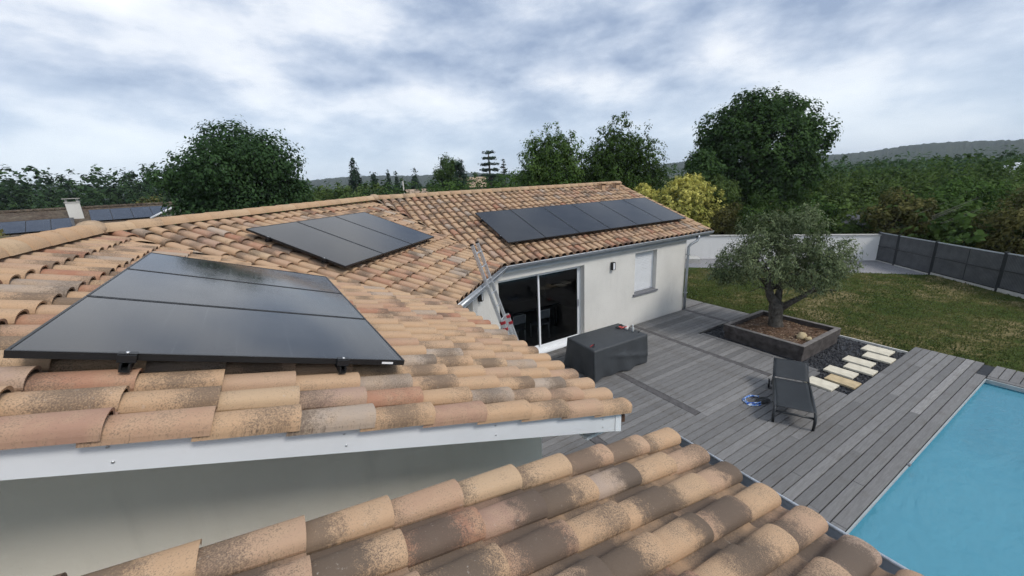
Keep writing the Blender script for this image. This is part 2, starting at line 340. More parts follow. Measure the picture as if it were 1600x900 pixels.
# grass blades in the lawn (uncountable: one object)
pts = []
while len(pts) < 42000:
    x = 12.6 + 11*random.random()**1.25; y = random.uniform(-4, 11.5)
    if in_poly(x, y, LAWN): pts.append((x, y))
P = np.array(pts); n = len(P); a = rng.uniform(0, 2*np.pi, n); h = rng.uniform(.025, .075, n); w = rng.uniform(.008, .02, n); le = rng.uniform(-.03, .03, (n, 2))
V = np.zeros((n, 3, 3)); V[:, 0, 0] = P[:, 0]-np.cos(a)*w; V[:, 0, 1] = P[:, 1]-np.sin(a)*w; V[:, 1, 0] = P[:, 0]+np.cos(a)*w; V[:, 1, 1] = P[:, 1]+np.sin(a)*w; V[:, :2, 2] = -.055; V[:, 2, :2] = P+le; V[:, 2, 2] = -.05+h
g = .5+.5*np.sin(P[:, 0]*1.1+2*np.sin(P[:, 1]*.7))*np.sin(P[:, 1]*1.3+1.4*np.sin(P[:, 0]*.9))
stuff(fast_faces('grass', V.reshape(-1, 3), 3, LEAF['grass'], rnd=np.clip(.15+.45*rng.random(n)+.4*g*rng.random(n), 0, 1)), 'short mown lawn grass with straw patches', 'grass')
# deck
deck = struct(mesh_obj('deck', [], [], None)); 
bm = bmesh.new()
for d in ((2.05, 9.3, PY1+.01, 8.0, -.14, -.034), (9.3, 12.7, PY1+.01, 2.63, -.14, -.034), (9.31, 9.93, 3.45, 6.33, -.14, -.036), (9.31, 12.62, 6.34, 8.0, -.14, -.034), (11.46, 12.62, 8.01, 11.2, -.14, -.034), (12.71, 13.2, PY0, 2.63, -.14, -.036), (PX1+.03, 12.7, PY0, PY1, -.14, -.034), (-2, 2.04, 2.9, 8.0, -.14, -.034)): box(bm, *d)
bm.to_mesh(deck.data); bm.free(); deck.data.materials.append(MT['black'])
def board(x0, x1, y0, y1, name='deck_board', mat=None, z=0.):
    dz = random.uniform(-.002, .002); g_ = .0065
    cxm, cym = (x0+x1)/2, (y0+y1)/2
    bm = bmesh.new(); box(bm, x0-cxm+.002, x1-cxm-.002, y0-cym+g_, y1-cym-g_, -.03, 0, bev=0)
    es = [q for q in bm.edges if q.verts[0].co.z > -.001 and q.verts[1].co.z > -.001]; bmesh.ops.bevel(bm, geom=es, offset=.003, segments=1, affect='EDGES')
    o = bm_obj(name, bm, mat or MT['deck'], deck, loc=(cxm, cym, dz+z)); o.color = (min(1, max(0, random.gauss(.42, .18))), random.random(), random.random(), 1); return o
PITCH_B = .1437
rows = [(1.330, 1.494)] + [(1.494+PITCH_B*i, 1.494+PITCH_B*(i+1)) for i in range(46)]
for i, (a, b) in enumerate(rows):
    if b > 8.0: break
    ym = (a+b)/2
    if ym < 2.64:
        cuts = [2.2, 13.2]; 
        off = [4.9, 6.6, 5.6, 7.4, 4.4, 6.1, 8.0, 5.2, 7.0][i % 9]
        cuts = [2.2, off, off+3.9 if off+3.9 < 12 else off+3, 13.2]
        if i == 0: cuts = [2.9, 5.55, 9.4, 12.40]
        for q in range(len(cuts)-1): board(cuts[q], cuts[q+1], a, b)
    elif ym < 3.93:
        e_ = 9.30 if ym < 3.42 else 9.93
        off = [4.6, 6.4, 5.5, 7.2][i % 4]
        board(2.2, off, a, b); board(off, e_, a, b)
    else:
        right = 9.93 if ym < 6.34 else 11.37
        for x0, x1 in ((-1.5 if ym > 5.8 else 1.95, 4.11), (4.29, 6.24), (6.42, 8.88), (9.02, right)): board(x0, x1, a, b)
        if ym > 6.34: board(11.52, 12.62, a, b)
for i in range(20):
    a = 8.01+PITCH_B*i; board(11.52, 12.62, a, a+PITCH_B)
for i in range(31):
    a = 1.326-PITCH_B*(i+1); board(12.42, 13.2, a, a+PITCH_B)
board(12.27, 12.41, -3.1, 1.32)
for x0, x1, y0, y1 in ((4.115, 4.285, 3.945, 7.99), (6.245, 6.415, 3.945, 7.99), (8.885, 9.015, 3.945, 7.99), (11.375, 11.515, 6.35, 7.99), (11.40, 11.515, 8.02, 10.9)):
    board(x0, x1, y0, y1, mat=MT['strip'], name='joint_board')
board(9.94, 10.06, 3.45, 6.33, name='edge_board')
# slate bed
bed = struct(box_obj('slate_bed', (9.31, 12.68, 2.645, 6.335, -.15, -.065), MT['slate']))
n = 5200; X = rng.uniform(9.33, 12.66, n); Y = rng.uniform(2.66, 6.31, n)
keep = ~((X > 10.27) & (X < 12.2) & (Y > 3.87) & (Y < 5.83)) & ~((X < 10.08) & (Y > 3.44)); X, Y = X[keep], Y[keep]; n = len(X)
base = np.array([(-1, 0, 0), (0, -1, 0), (1, 0, 0), (0, 1, 0), (0, 0, .7), (0, 0, -.7)]); tri = np.array([(0, 1, 4), (1, 2, 4), (2, 3, 4), (3, 0, 4), (1, 0, 5), (2, 1, 5), (3, 2, 5), (0, 3, 5)])
sc3 = rng.uniform(.014, .034, (n, 1, 3)); ang = rng.uniform(0, 6.28, n); tl = rng.uniform(-.6, .6, n)
B = base[None]*sc3*(1+rng.uniform(-.3, .3, (n, 6, 3))); ca, sa = np.cos(ang)[:, None], np.sin(ang)[:, None]
x = B[:, :, 0]*ca-B[:, :, 1]*sa; y = B[:, :, 0]*sa+B[:, :, 1]*ca; z = B[:, :, 2]+x*np.sin(tl)[:, None]*.6
W = np.stack([x+X[:, None], y+Y[:, None], z-.052+rng.uniform(0, .012, (n, 1))], -1)
stuff(fast_faces('slate_chips', W[:, tri].reshape(-1, 3), 3, MT['slate']), 'black slate chips spread around the planter and slabs', 'gravel')
tag(box_obj('border_strip', (12.68, 12.718, 2.65, 6.34, -.14, .0), MT['wall']), 'pale thin edging strip between slate chips and lawn', 'edging')
# stepping stones
for k, ((x0, x1, y0, y1), nm, mt) in enumerate([((12.07, 12.49, 2.815, 3.35), 'pale stepping slab farthest from the lounger, beside the lawn edging', 'slab'), ((11.62, 11.98, 2.66, 3.19), 'second stepping slab from the lawn, against the boards', 'slab'), ((11.04, 11.39, 2.85, 3.38), 'third stepping slab from the lawn, set toward the planter', 'slab'), ((10.63, 10.95, 2.67, 3.20), 'middle stepping slab against the boards, fourth from the lawn', 'slab'), ((10.14, 10.49, 2.87, 3.41), 'fifth stepping slab from the lawn, set toward the planter', 'slab'), ((9.69, 10.03, 2.66, 3.20), 'tan stepping slab, the only brownish one of the row', 'slab_tan'), ((9.16, 9.53, 2.88, 3.38), 'stepping slab nearest the lounger, overlapping the deck edge', 'slab')]):
    dy = random.uniform(-.01, .01); o = box_obj('stepping_slab', (-(x1-x0)/2, (x1-x0)/2, -(y1-y0)/2, (y1-y0)/2, -.02, .022 if k < 6 else .018), MT[mt], bev=.005, loc=((x0+x1)/2, (y0+y1)/2+dy, -.012 if k < 6 else .024)); o.rotation_euler.z = random.uniform(-.02, .02)
    tag(o, nm, 'slab', 'stepping slabs in the slate bed')
# pool
poolr = struct(mesh_obj('pool', [(PX0, PY0, -.02), (PX1, PY0, -.02), (PX1, PY1, -.02), (PX0, PY1, -.02), (PX0, PY0, -1.5), (PX1, PY0, -1.5), (PX1, PY1, -1.5), (PX0, PY1, -1.5)], [(4, 5, 6, 7), (0, 4, 7, 3), (1, 2, 6, 5), (2, 3, 7, 6), (0, 1, 5, 4)], MT['liner']))
bm = bmesh.new(); box(bm, PX0+.001, PX1-.001, PY1-.022, PY1-.002, -.05, -.012); box(bm, PX1-.035, PX1-.002, PY0, PY1-.023, -.09, -.012); bm_obj('pool_rim', bm, MT['liner_grey'], poolr)
bm = bmesh.new(); bmesh.ops.create_grid(bm, x_segments=60, y_segments=30, size=.5)
for v in bm.verts:
    v.co.x = (PX0+PX1)/2+v.co.x*(PX1-PX0); v.co.y = (PY0+PY1)/2+v.co.y*(PY1-PY0); v.co.z = -.115+.004*math.sin(v.co.x*3.1+1.7*math.sin(v.co.y*2))+.004*math.sin(v.co.y*4.3+v.co.x)
pw = struct(bm_obj('pool_water', bm, MT['water'], smooth=True))
if pw.data.polygons[0].normal.z < 0: pw.data.flip_normals()
fl = thing('pool_float', 'small dark float hooked on the pool edge', 'pool float', (7.68, PY1, 0)); box_obj('hook', (-.03, .03, -.04, .0, -.02, .003), MT['sill'], fl, .003); box_obj('float_body', (-.04, .04, -.10, -.041, -.185, -.14), MT['sill'], fl, .008)
# ------------------------------------------------------------------ roof tiles
TW, TP, TL = .2235, .345, .405                 # cover width, gauge, length
def tile_profile(nr=11, nc=4):
    """top profile from the free roll edge (-y) to the hidden channel edge (+y): list of (y, z)"""
    out = []
    cy, a, hgt = -.027, .085, .078
    for i in range(nr+1):
        t = math.pi*(i/nr)
        out.append((cy-a*math.cos(t), (.017 if i < nr/2 else .004)*abs(math.cos(t))**2+hgt*math.sin(t)**.85 if 0 < i < nr else (.017 if i == 0 else .004)))
    for i in range(1, nc+1):
        q = i/nc; out.append((cy+a+(.085)*q, .004-.010*math.sin(q*math.pi)+.002*q))
    return out
def tile_mesh(name, nr=11, nl=2, skirt=0., bend=0.):
    pr = tile_profile(nr); npr = len(pr); V = []; Fc = []; UV = []; sm = []
    def pos(x, y, z, k): # k 0 at lip .. 1 at head: taper and tilt
        f = 1-.13*k
        return (x, (y+.027)*f-.027 if y < .06 else y, z*(1-.14*k)+.026*(1-k)-.098)
    for j in range(nl+1):
        k = j/nl
        for i, (y, z) in enumerate(pr): V.append(pos(-TL*k, y, z, k)); UV.append((i/(npr-1), k))
    for j in range(nl):
        for i in range(npr-1):
            a = j*npr+i; Fc.append((a, a+1, a+npr+1, a+npr)); sm.append(True)
    # lip: thickness at the lower end
    th = .013; b0 = len(V)
    for i, (y, z) in enumerate(pr): V.append(pos(0, y, z, 0)); UV.append((i/(npr-1), 0))
    for i, (y, z) in enumerate(pr):
        yy = -.027+(y+.027)*(1-th/.085) if y < .055 else y
        q = pos(-.002, yy, max(z-th, -.008) if y < .055 else z-th, 0); V.append(q); UV.append((i/(npr-1), 0))
    for i in range(npr-1): Fc.append((b0+i, b0+npr+i, b0+npr+i+1, b0+i+1)); sm.append(False)
    # free edge along the roll
    b1 = len(V); dz = th+skirt
    for k in (0, 1):
        p = pos(-TL*k, pr[0][0], pr[0][1], k); V += [p, (p[0], p[1]+(.004 if not skirt else 0), p[2]-dz)]; UV += [(0, k), (.02, k)]
    Fc.append((b1, b1+2, b1+3, b1+1)); sm.append(False)
    me = bpy.data.meshes.new(name); me.from_pydata(V, [], Fc); me.update()
    me.polygons.foreach_set('use_smooth', sm)
    uvl = me.uv_layers.new(name='UVMap')
    for l in me.loops: uvl.data[l.index].uv = UV[l.vertex_index]
    me.materials.append(MT['tile']); return me
TILE = tile_mesh('roof_tile'); TILE_FINE = tile_mesh('roof_tile_fine', 18, 3); TILE_FINE.materials[0] = MT['tile_old']; TILE_VERGE = tile_mesh('verge_tile', 11, 2, .012)
def px_area(P4):
    q = []
    for p in P4:
        d = p-Vector((0, 0, CAM_H)); z = d.dot(fw)
        if z < .3: return 0.
        q.append((800+F_PX*d.dot(rt)/z, 450-F_PX*d.dot(up)/z))
    if all(a[0] < -20 or a[0] > 1620 or a[1] < 0 or a[1] > 920 for a in q): return 0.
    return abs(sum(q[i][0]*q[(i+1) % 4][1]-q[(i+1) % 4][0]*q[i][1] for i in range(4)))/2
def tile_color():
    t = random.random()
    r = random.choice((random.uniform(0, .5), random.uniform(.1, .48), random.uniform(.1, .48), random.uniform(.4, .66), random.uniform(.4, .76), random.uniform(.55, .85), random.uniform(.85, 1)))
    b = random.choice((0., random.uniform(.3, .7), random.uniform(.6, 1.), random.uniform(.8, 1.1)))
    return (r, random.random(), b, 1)
def lay_tiles(E, down2, slope, y0, y1, run, planes, mesh=TILE, verge=False, skip=None):
    """E: eave origin on the roll-top plane; rows from y0 to y1 along the eave; returns list of (matrix, cut mesh or None, mesh, area)"""
    Xh = Vector((down2[0], down2[1], -slope)).normalized(); Yh = Vector((0, 0, 1)).cross(Vector((down2[0], down2[1], 0))).normalized(); Zh = Xh.cross(Yh)
    ncol = int(round((y1-y0)/TW)); nrow = int(math.ceil(run/Vector((1, 0, slope)).normalized().x/TP))
    out = []
    for c in range(ncol):
        for r in range(nrow):
            o = Vector(E)+Yh*(y0+(c+.5)*TW+random.gauss(0, .0022))-Xh*(r*TP+random.gauss(0, .004))+Zh*random.gauss(0, .0015)
            a = random.gauss(0, .006); cx_, sy_ = math.cos(a), math.sin(a); X2 = Xh*cx_+Yh*sy_; Y2 = Yh*cx_-Xh*sy_
            mt = Matrix(((X2.x, Y2.x, Zh.x, o.x), (X2.y, Y2.y, Zh.y, o.y), (X2.z, Y2.z, Zh.z, o.z), (0, 0, 0, 1)))
            cor = [o+Y2*(-.112), o+Y2*.145, o+Y2*.145-X2*TL, o-Y2*.112-X2*TL]
            if skip and skip(o): continue
            cut = []; bad = False
            for p, nrm in planes:
                ds = [(q-p).dot(nrm) for q in cor]
                if max(ds) < .02: bad = True; break
                if min(ds) < 0: cut.append((p, nrm))
            if bad: continue
            me = TILE_VERGE if (verge and c == 0) else mesh; cm = None
            if cut:
                bm = bmesh.new(); bm.from_mesh(me); inv = mt.inverted()
                for p, nrm in cut:
                    bmesh.ops.bisect_plane(bm, geom=bm.verts[:]+bm.edges[:]+bm.faces[:], plane_co=inv @ p, plane_no=inv.to_3x3() @ (-nrm), clear_outer=True)
                if len(bm.faces) < 3: bm.free(); continue
                cm = bpy.data.meshes.new('cut_tile'); bm.to_mesh(cm); bm.free()
                if not cm.materials: cm.materials.append(MT['tile'])
            out.append((mt, cm, me, px_area([cor[0], cor[1], cor[1]-X2*TP, cor[0]-X2*TP])))
    return out
def place_tile(rec, parent, name='roof_tile'):
    mt, cm, me, ar = rec; o = bpy.data.objects.new(name, cm or me); link(o, parent); o.matrix_world = mt; o.color = tile_color(); return o
def join_tiles(recs, parent, name='roof_tiles'):
    V = []; FV = []; U = []; CO = []; SM = []; LT = []; base = 0
    cache = {}
    for mt, cm, me, ar in recs:
        key = (cm or me).name
        if key not in cache:
            m_ = cm or me; co = np.empty(len(m_.vertices)*3, np.float32); m_.vertices.foreach_get('co', co); li = np.empty(len(m_.loops), np.int32); m_.loops.foreach_get('vertex_index', li)
            lt = np.empty(len(m_.polygons), np.int32); m_.polygons.foreach_get('loop_total', lt); s_ = np.empty(len(m_.polygons), bool); m_.polygons.foreach_get('use_smooth', s_); uv = np.empty(len(m_.loops)*2, np.float32); m_.uv_layers[0].data.foreach_get('uv', uv)
            cache[key] = (co.reshape(-1, 3), li, lt, s_, uv)
        co, li, lt, s_, uv = cache[key]; A = np.array(mt); V.append(co @ A[:3, :3].T+A[:3, 3]); FV.append(li+base); base += len(co); LT.append(lt); SM.append(s_); U.append(uv)
        CO.append(np.tile(np.array(tile_color(), np.float32), (len(co), 1)))
    V = np.concatenate(V); FV = np.concatenate(FV); LT = np.concatenate(LT)
    me = bpy.data.meshes.new(name); me.vertices.add(len(V)); me.vertices.foreach_set('co', V.astype(np.float32).ravel()); me.loops.add(len(FV)); me.loops.foreach_set('vertex_index', FV.astype(np.int32)); me.polygons.add(len(LT))
    st = np.concatenate([[0], np.cumsum(LT)[:-1]]).astype(np.int32); me.polygons.foreach_set('loop_start', st)
    try: me.polygons.foreach_set('loop_total', LT.astype(np.int32))
    except Exception: pass
    me.polygons.foreach_set('use_smooth', np.concatenate(SM)); uvl = me.uv_layers.new(name='UVMap'); uvl.data.foreach_set('uv', np.concatenate(U).astype(np.float32))
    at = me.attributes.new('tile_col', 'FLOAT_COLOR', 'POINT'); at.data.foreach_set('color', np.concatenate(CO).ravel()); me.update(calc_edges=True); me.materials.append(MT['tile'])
    o = link(bpy.data.objects.new(name, me), parent); o.color = (0, 0, 0, 0); o['kind'] = 'stuff'; return o

# ------------------------------------------------------------------ the house
K = math.sqrt(.5); ZL = 2.65
SN, SM_, SF = .335, .355, .375                     # pitches of the three wings
UE, CM_, VE = 2.25, 3.41, 7.85                     # eave lines: x=UE ; y-x=CM_ ; y=VE
def zN(x, y): return ZL+.03+SN*(UE-x)
def zM(x, y): return ZL+SM_*((y-x)-CM_)*K
def zF(x, y): return ZL+SF*(y-VE)
RN, RF = -2.07, 12.12
C1 = (RN, 7.34); C2 = (2.62, RF); V1 = (UE, 5.66); V2 = (VE-CM_, VE)
GAB = 12.5; VER = 1.95
house = thing('house', 'white rendered house with bent wings and sandy canal tile roofs carrying solar panels', 'house')
slab = -.125
def P3(p, f, dz=0): return (p[0], p[1], f(*p)+dz)
roofN = prism('roof_slope', [P3((UE-.04, VER+.06), zN, slab), P3((UE-.04, V1[1]), zN, slab), P3((RN, C1[1]-.1), zN, slab), P3((RN, VER+.06), zN, slab)], 0, .07, MT['under'], house)
roofM = prism('roof_slope', [P3((V1[0]-.03, V1[1]+.03), zM, slab), P3((V2[0]-.03, V2[1]+.03), zM, slab), P3(C2, zM, slab), P3(C1, zM, slab)], 0, .07, MT['under'], house)
roofF = prism('roof_slope', [P3((V2[0], VE+.04), zF, slab), P3((GAB-.03, VE+.04), zF, slab), P3((GAB-.03, RF), zF, slab), P3(C2, zF, slab)], 0, .07, MT['under'], house)
# back slopes behind the ridge
prism('back_roof_slope', [(RN, VER+.06, zN(RN, 0)-.1), (C1[0], C1[1], 4.08), (C1[0]-4.2, C1[1]+1.6, 2.66), (RN-4.2, VER+.06, 2.66)], 0, .08, MT['tile'], house)
prism('back_roof_slope', [(C1[0], C1[1], 4.06), (C2[0], C2[1], 4.1), (C2[0]-1.7, C2[1]+4.1, 2.66), (C1[0]-4.2, C1[1]+1.6, 2.65)], 0, .08, MT['tile'], house)
prism('back_roof_slope', [(C2[0], C2[1], 4.12), (GAB-.03, RF, 4.14), (GAB-.03, RF+4.1, 2.66), (C2[0]-1.7, C2[1]+4.1, 2.65)], 0, .08, MT['tile'], house)
def vplane(p, q, side, off):
    """vertical plane through p-q; keep the side of `side`, offset by off"""
    d = Vector((q[0]-p[0], q[1]-p[1], 0)).normalized(); n_ = Vector((-d.y, d.x, 0))
    if (Vector((*side, 0))-Vector((*p, 0))).dot(n_) < 0: n_ = -n_
    return (Vector((*p, 0))+n_*off, n_)
ridge_off = .03
recN = lay_tiles((UE, 0, ZL+.03), (1, 0), SN, VER, 7.6, UE-RN, [vplane(V1, C1, (0, 3), .02), vplane((RN, 0), (RN, 5), (0, 3), ridge_off)], verge=True)
ecM = Vector((V1[0], V1[1], 0)); lenM = (Vector((V2[0], V2[1], 0))-ecM).length
recM = lay_tiles((V1[0], V1[1], ZL), (K, -K), SM_, -2.4, lenM+3.4, 4.25, [vplane(V1, C1, (1, 9), -.05), vplane(V2, C2, (1, 9), .03), vplane(C1, C2, (1, 8), ridge_off)])
recF = lay_tiles((V2[0], VE, ZL), (0, -1), SF, -2.3, GAB-V2[0]-.12, RF-VE, [vplane(V2, C2, (8, 9), -.05), vplane(C2, (GAB, RF), (8, 9), ridge_off)])
allr = [(a, roofN) for a in recN]+[(a, roofM) for a in recM]+[(a, roofF) for a in recF]
allr.sort(key=lambda t: -t[0][3])
for a, pr_ in allr[:300]: place_tile(a, pr_)
join_tiles([a for a, _ in allr[300:]], house)
# ridge tiles: overlapping half rounds
def ridge_run(p, q, rad, first=0.):
    p, q = Vector(p), Vector(q); d = (q-p); L = d.length; d.normalize(); sd_ = d.cross(Vector((0, 0, 1))).normalized(); upv = sd_.cross(d); n_ = max(1, int(L/.37)); st = L/n_
    for i in range(n_):
        V = []; Fc = []; seg = 10; o = p+d*(i*st)
        for j, (k, rr) in enumerate(((-.02, rad*1.06), (st+.035, rad*.95))):
            for s_ in range(seg+1):
                t = math.pi*s_/seg; wv = random.gauss(0, .0015)
                V.append(d*k+sd_*math.cos(t)*(rr*1.1)+upv*(math.sin(t)*(rr+wv)-.035))
        b = seg+1
        for s_ in range(seg): Fc.append((s_, s_+1, b+s_+1, b+s_))
        # lip
        for s_ in range(seg+1):
            t = math.pi*s_/seg; V.append(d*(-.02)+sd_*math.cos(t)*(rad*.95)+upv*(math.sin(t)*(rad*.93)-.035))
        for s_ in range(seg): Fc.append((s_+1, s_, 2*b+s_, 2*b+s_+1))
        ob = mesh_obj('ridge_tile', V, Fc, MT['tile'], house, True); ob.location = o
        uvl = ob.data.uv_layers.new(name='UVMap')
        for l in ob.data.loops: uvl.data[l.index].uv = ((l.vertex_index % b)/seg, 0 if l.vertex_index < b or l.vertex_index >= 2*b else 1)
        ob.color = (random.uniform(.0, .34), random.random(), random.choice((0, 0, .25, .5)), 1)
zr1, zr2 = 4.125, 4.215
ridge_run((RN, VER-.03, 4.10), (RN, C1[1]-.05, zr1), .125)
ridge_run((C1[0]+.05, C1[1]+.05, zr1), (C2[0]-.08, C2[1]-.08, zr2), .115)
ridge_run((C2[0]+.1, C2[1], zr2), (GAB+.05, RF, zr2+.015), .115)
for (x, y), z_, rr in ((C1, zr1+.01, .155), (C2, zr2, .15)):
    bm = bmesh.new(); bmesh.ops.create_uvsphere(bm, u_segments=16, v_segments=10, radius=rr)
    for v in bm.verts: v.co.z = max(v.co.z*.8, -.09); v.co.y *= 1.35; v.co += Vector((random.gauss(0, .004), random.gauss(0, .004), 0))
    o = bm_obj('ridge_hub', bm, plain('ridge mortar', (.42, .31, .21), .95, .1, var=.25, scale=12, bump=.5), house, True, (x, y, z_+.0))
# verge rolls on the far gable
Xh = Vector((0, -1, -SF)).normalized(); Zh = Xh.cross(Vector((1, 0, 0)))
for r in range(13):
    o = Vector((GAB-.05, VE, ZL+.012))-Xh*(r*TP); mt = Matrix(((Xh.x, 1, Zh.x, o.x), (Xh.y, 0, Zh.y, o.y), (Xh.z, 0, Zh.z, o.z), (0, 0, 0, 1)))
    t = bpy.data.objects.new('verge_tile', TILE_VERGE); link(t, roofF); t.matrix_world = mt; t.color = (random.uniform(0, .5), random.random(), random.choice((0, .4)), 1)
# two roof vents near the far ridge
for k, (x, y) in enumerate(((11.2, 11.68), (11.92, 11.64))):
    bm = bmesh.new(); z_ = zF(x, y); box(bm, x-.11, x+.11, y-.1, y+.12, z_-.12, z_+.10, bev=.01); box(bm, x-.15, x+.15, y-.15, y+.16, z_+.15, z_+.19, bev=.012)
    for a in (-.1, .1): box(bm, x+a-.02, x+a+.02, y-.09, y+.09, z_+.1, z_+.152)
    o = bm_obj('roof_vent', bm, MT['tile'], house); o.color = (.45, .5, 0, 1); o.data.uv_layers.new(name='UVMap')
# walls
def wall_with_openings(name, M4, L, H, openings, mat, th=.22, z0=-.12):
    """local x along the wall, y into the house, z up"""
    bm = bmesh.new(); xs = 0.
    for (x0, x1, za, zb) in sorted(openings):
        if x0 > xs: box(bm, xs, x0, 0, th, z0, H, mat=M4)
        if za > z0: box(bm, x0, x1, 0, th, z0, za, mat=M4)
        if zb < H: box(bm, x0, x1, 0, th, zb, H, mat=M4)
        xs = x1
    if xs < L: box(bm, xs, L, 0, th, z0, H, mat=M4)
    return bm_obj(name, bm, mat, house)
def frame(ox, oy, dx, dy): # local x=(dx,dy), local y = left-perp (into the house)
    return Matrix(((dx, -dy, 0, ox), (dy, dx, 0, oy), (0, 0, 1, 0), (0, 0, 0, 1)))
VW = 8.0; CW = 3.92; XW = VW-CW                    # far wall plane, mid wall y-x, their corner
F_far = frame(XW, VW, 1, 0)
D0, D1, DZ = 4.33, 7.04, 2.20; W0, W1, WZ0, WZ1 = 9.03, 10.0, .985, 2.25
wall_with_openings('wall', F_far, 11.42-XW, 2.52, [(D0-XW, D1-XW, -.12, DZ), (W0-XW, W1-XW, WZ0, WZ1)], MT['wall'], .30)
NWx, NWy = 1.87, 2.75
XM = NWx; F_mid = frame(NWx, NWx+CW, K, K); LM = (XW-NWx)*math.sqrt(2)
wall_with_openings('wall', F_mid, LM, 2.52, [(.95, 1.95, -.02, 2.2)], MT['wall'], .30)
box_obj('wall', (NWx-.3, NWx, NWy+.2505, NWx+CW, -.12, 2.5), MT['wall'], house)
# gable wall of the near wing (follows the rake)
bm = bmesh.new(); poly = [(-6.2, -.12), (NWx+.001, -.12), (NWx+.001, zN(NWx, 0)-.2), (RN, zN(RN, 0)-.2), (-6.2, zN(NWx, 0)-.25)]
fr_ = [bm.verts.new((x, NWy+.002, z)) for x, z in poly]; bk_ = [bm.verts.new((x, NWy+.25, z)) for x, z in poly]
bm.faces.new(fr_); bm.faces.new(bk_[::-1])
for i in range(5): bm.faces.new((fr_[i], bk_[i], bk_[(i+1) % 5], fr_[(i+1) % 5]))
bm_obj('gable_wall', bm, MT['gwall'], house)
# far gable wall
bm = bmesh.new(); poly = [(VW+.301, -.12), (16.2, -.12), (16.2, 2.4), (RF, zF(0, RF)-.2), (VW+.301, zF(0, VW+.3)-.2)]
fr_ = [bm.verts.new((11.42, y, z)) for y, z in poly]; bk_ = [bm.verts.new((11.15, y, z)) for y, z in poly]
bm.faces.new(fr_); bm.faces.new(bk_[::-1])
for i in range(5): bm.faces.new((fr_[i], bk_[i], bk_[(i+1) % 5], fr_[(i+1) % 5]))
bm_obj('gable_wall', bm, MT['wall'], house)
# eave boxes (soffit + fascia) and gutters
def eave_box(ox, oy, dx, dy, L, y_in, mat):
    M4 = frame(ox, oy, dx, dy); bm = bmesh.new(); box(bm, 0, L, .05, y_in, 2.405, 2.43, mat=M4); box(bm, 0, L, .03, .052, 2.40, 2.54, mat=M4); return bm_obj('eave_board', bm, mat, house)
eave_box(V2[0]+.05, VE, 1, 0, GAB-V2[0]-.08, VW-VE-.002, MT['zinc']); eave_box(V1[0]+.02, V1[1]+.02, K, K, lenM-.03, .33, MT['soffit']); eave_box(UE, VER+.15, 0, 1, V1[1]-VER-.2, UE-NWx-.002, MT['soffit'])
def gutter(p, q, out, parent, name='gutter'):
    """half-round gutter hung in front of the eave; out = horizontal outward unit vector"""
    p, q, out = Vector(p), Vector(q), Vector((*out, 0)); V = []; Fc = []; n_ = 9
    prof = [(-.062*math.cos(math.pi*i/n_)+0, -.062*math.sin(math.pi*i/n_)*1.15) for i in range(n_+1)]
    prof = prof+[(.068, .012), (.058, .014)]
    for e_ in (p, q):
        for a, z in prof: V.append(e_+out*a+Vector((0, 0, z)))
    m_ = len(prof)
    for i in range(m_-1): Fc.append((i, i+1, m_+i+1, m_+i))
    o = mesh_obj(name, V, Fc, MT['zinc'], parent, True); sol = o.modifiers.new('thick', 'SOLIDIFY'); sol.thickness = .004
    L = (q-p).length; d = (q-p).normalized()
    bm = bmesh.new(); tube(bm, [p+out*.066+Vector((0, 0, .012)), q+out*.066+Vector((0, 0, .012))], .009, 6); bm_obj('gutter_bead', bm, MT['alu'], o)
    for e_, s_ in ((p, 1), (q, -1)):
        vv = [e_+d*(s_*-.001)+out*a+Vector((0, 0, z)) for a, z in prof[:n_+1]]; mesh_obj('gutter_end', vv, [tuple(range(len(vv)))], MT['zinc'], o)
    return o
GZ = 2.565
gutter((V2[0]+.0, VE-.012, GZ), (GAB+.02, VE-.012, GZ), (0, -1), house)
gutter((V1[0]+.03, V1[1]-.02, GZ), (V2[0]-.0, V2[1]-.05, GZ), (K, -K), house)
gutter((UE-.02, VER+.16, GZ), (UE-.02, V1[1]-.04, GZ), (1, 0), house)
# downpipe at the far corner
tube_obj('downpipe', [(11.80, VE-.012, GZ-.06), (11.80, VE-.012, GZ-.16), (11.74, VE+.0, GZ-.24), (11.54, VW-.09, GZ-.33), (11.46, VW-.06, GZ-.42), (11.455, VW-.055, 1.2), (11.455, VW-.055, -.02)], .042, MT['zinc'], house, 10)
for z_ in (1.9, .6): box_obj('pipe_clip', (11.405, 11.505, VW-.105, VW-.002, z_-.015, z_+.015), MT['zinc'], house)
tube_obj('downpipe', [(V1[0]+.10, V1[1]+.03, GZ-.06), (V1[0]+.03, V1[1]+.30, GZ-.3), (V1[0]+.03, V1[1]+.30, -.02)], .038, MT['zinc'], house, 8)
# verge fascia of the near wing
def fz(x): return 2.445+.341*(2.146-x)
def fascia_piece(name, x0, x1, y0, y1, h, mat, parent):
    bm = bmesh.new(); vs_ = [bm.verts.new(p) for p in ((x0, y0, fz(x0)), (x1, y0, fz(x1)), (x1, y1, fz(x1)), (x0, y1, fz(x0)), (x0, y0, fz(x0)+h), (x1, y0, fz(x1)+h), (x1, y1, fz(x1)+h), (x0, y1, fz(x0)+h))]
    for f in ((0, 3, 2, 1), (4, 5, 6, 7), (0, 1, 5, 4), (1, 2, 6, 5), (2, 3, 7, 6), (3, 0, 4, 7)): bm.faces.new([vs_[i] for i in f])
    return bm_obj(name, bm, mat, parent)
fa = fascia_piece('fascia', RN-.02, 2.146, 2.0, 2.022, .165, MT['soffit'], house)
fascia_piece('fascia_end_cap', 2.085, 2.149, 1.994, 1.9985, .165, MT['white_alu'], house)
fascia_piece('soffit', RN-.02, 2.10, 2.024, NWy-.001, .018, MT['soffit'], house)
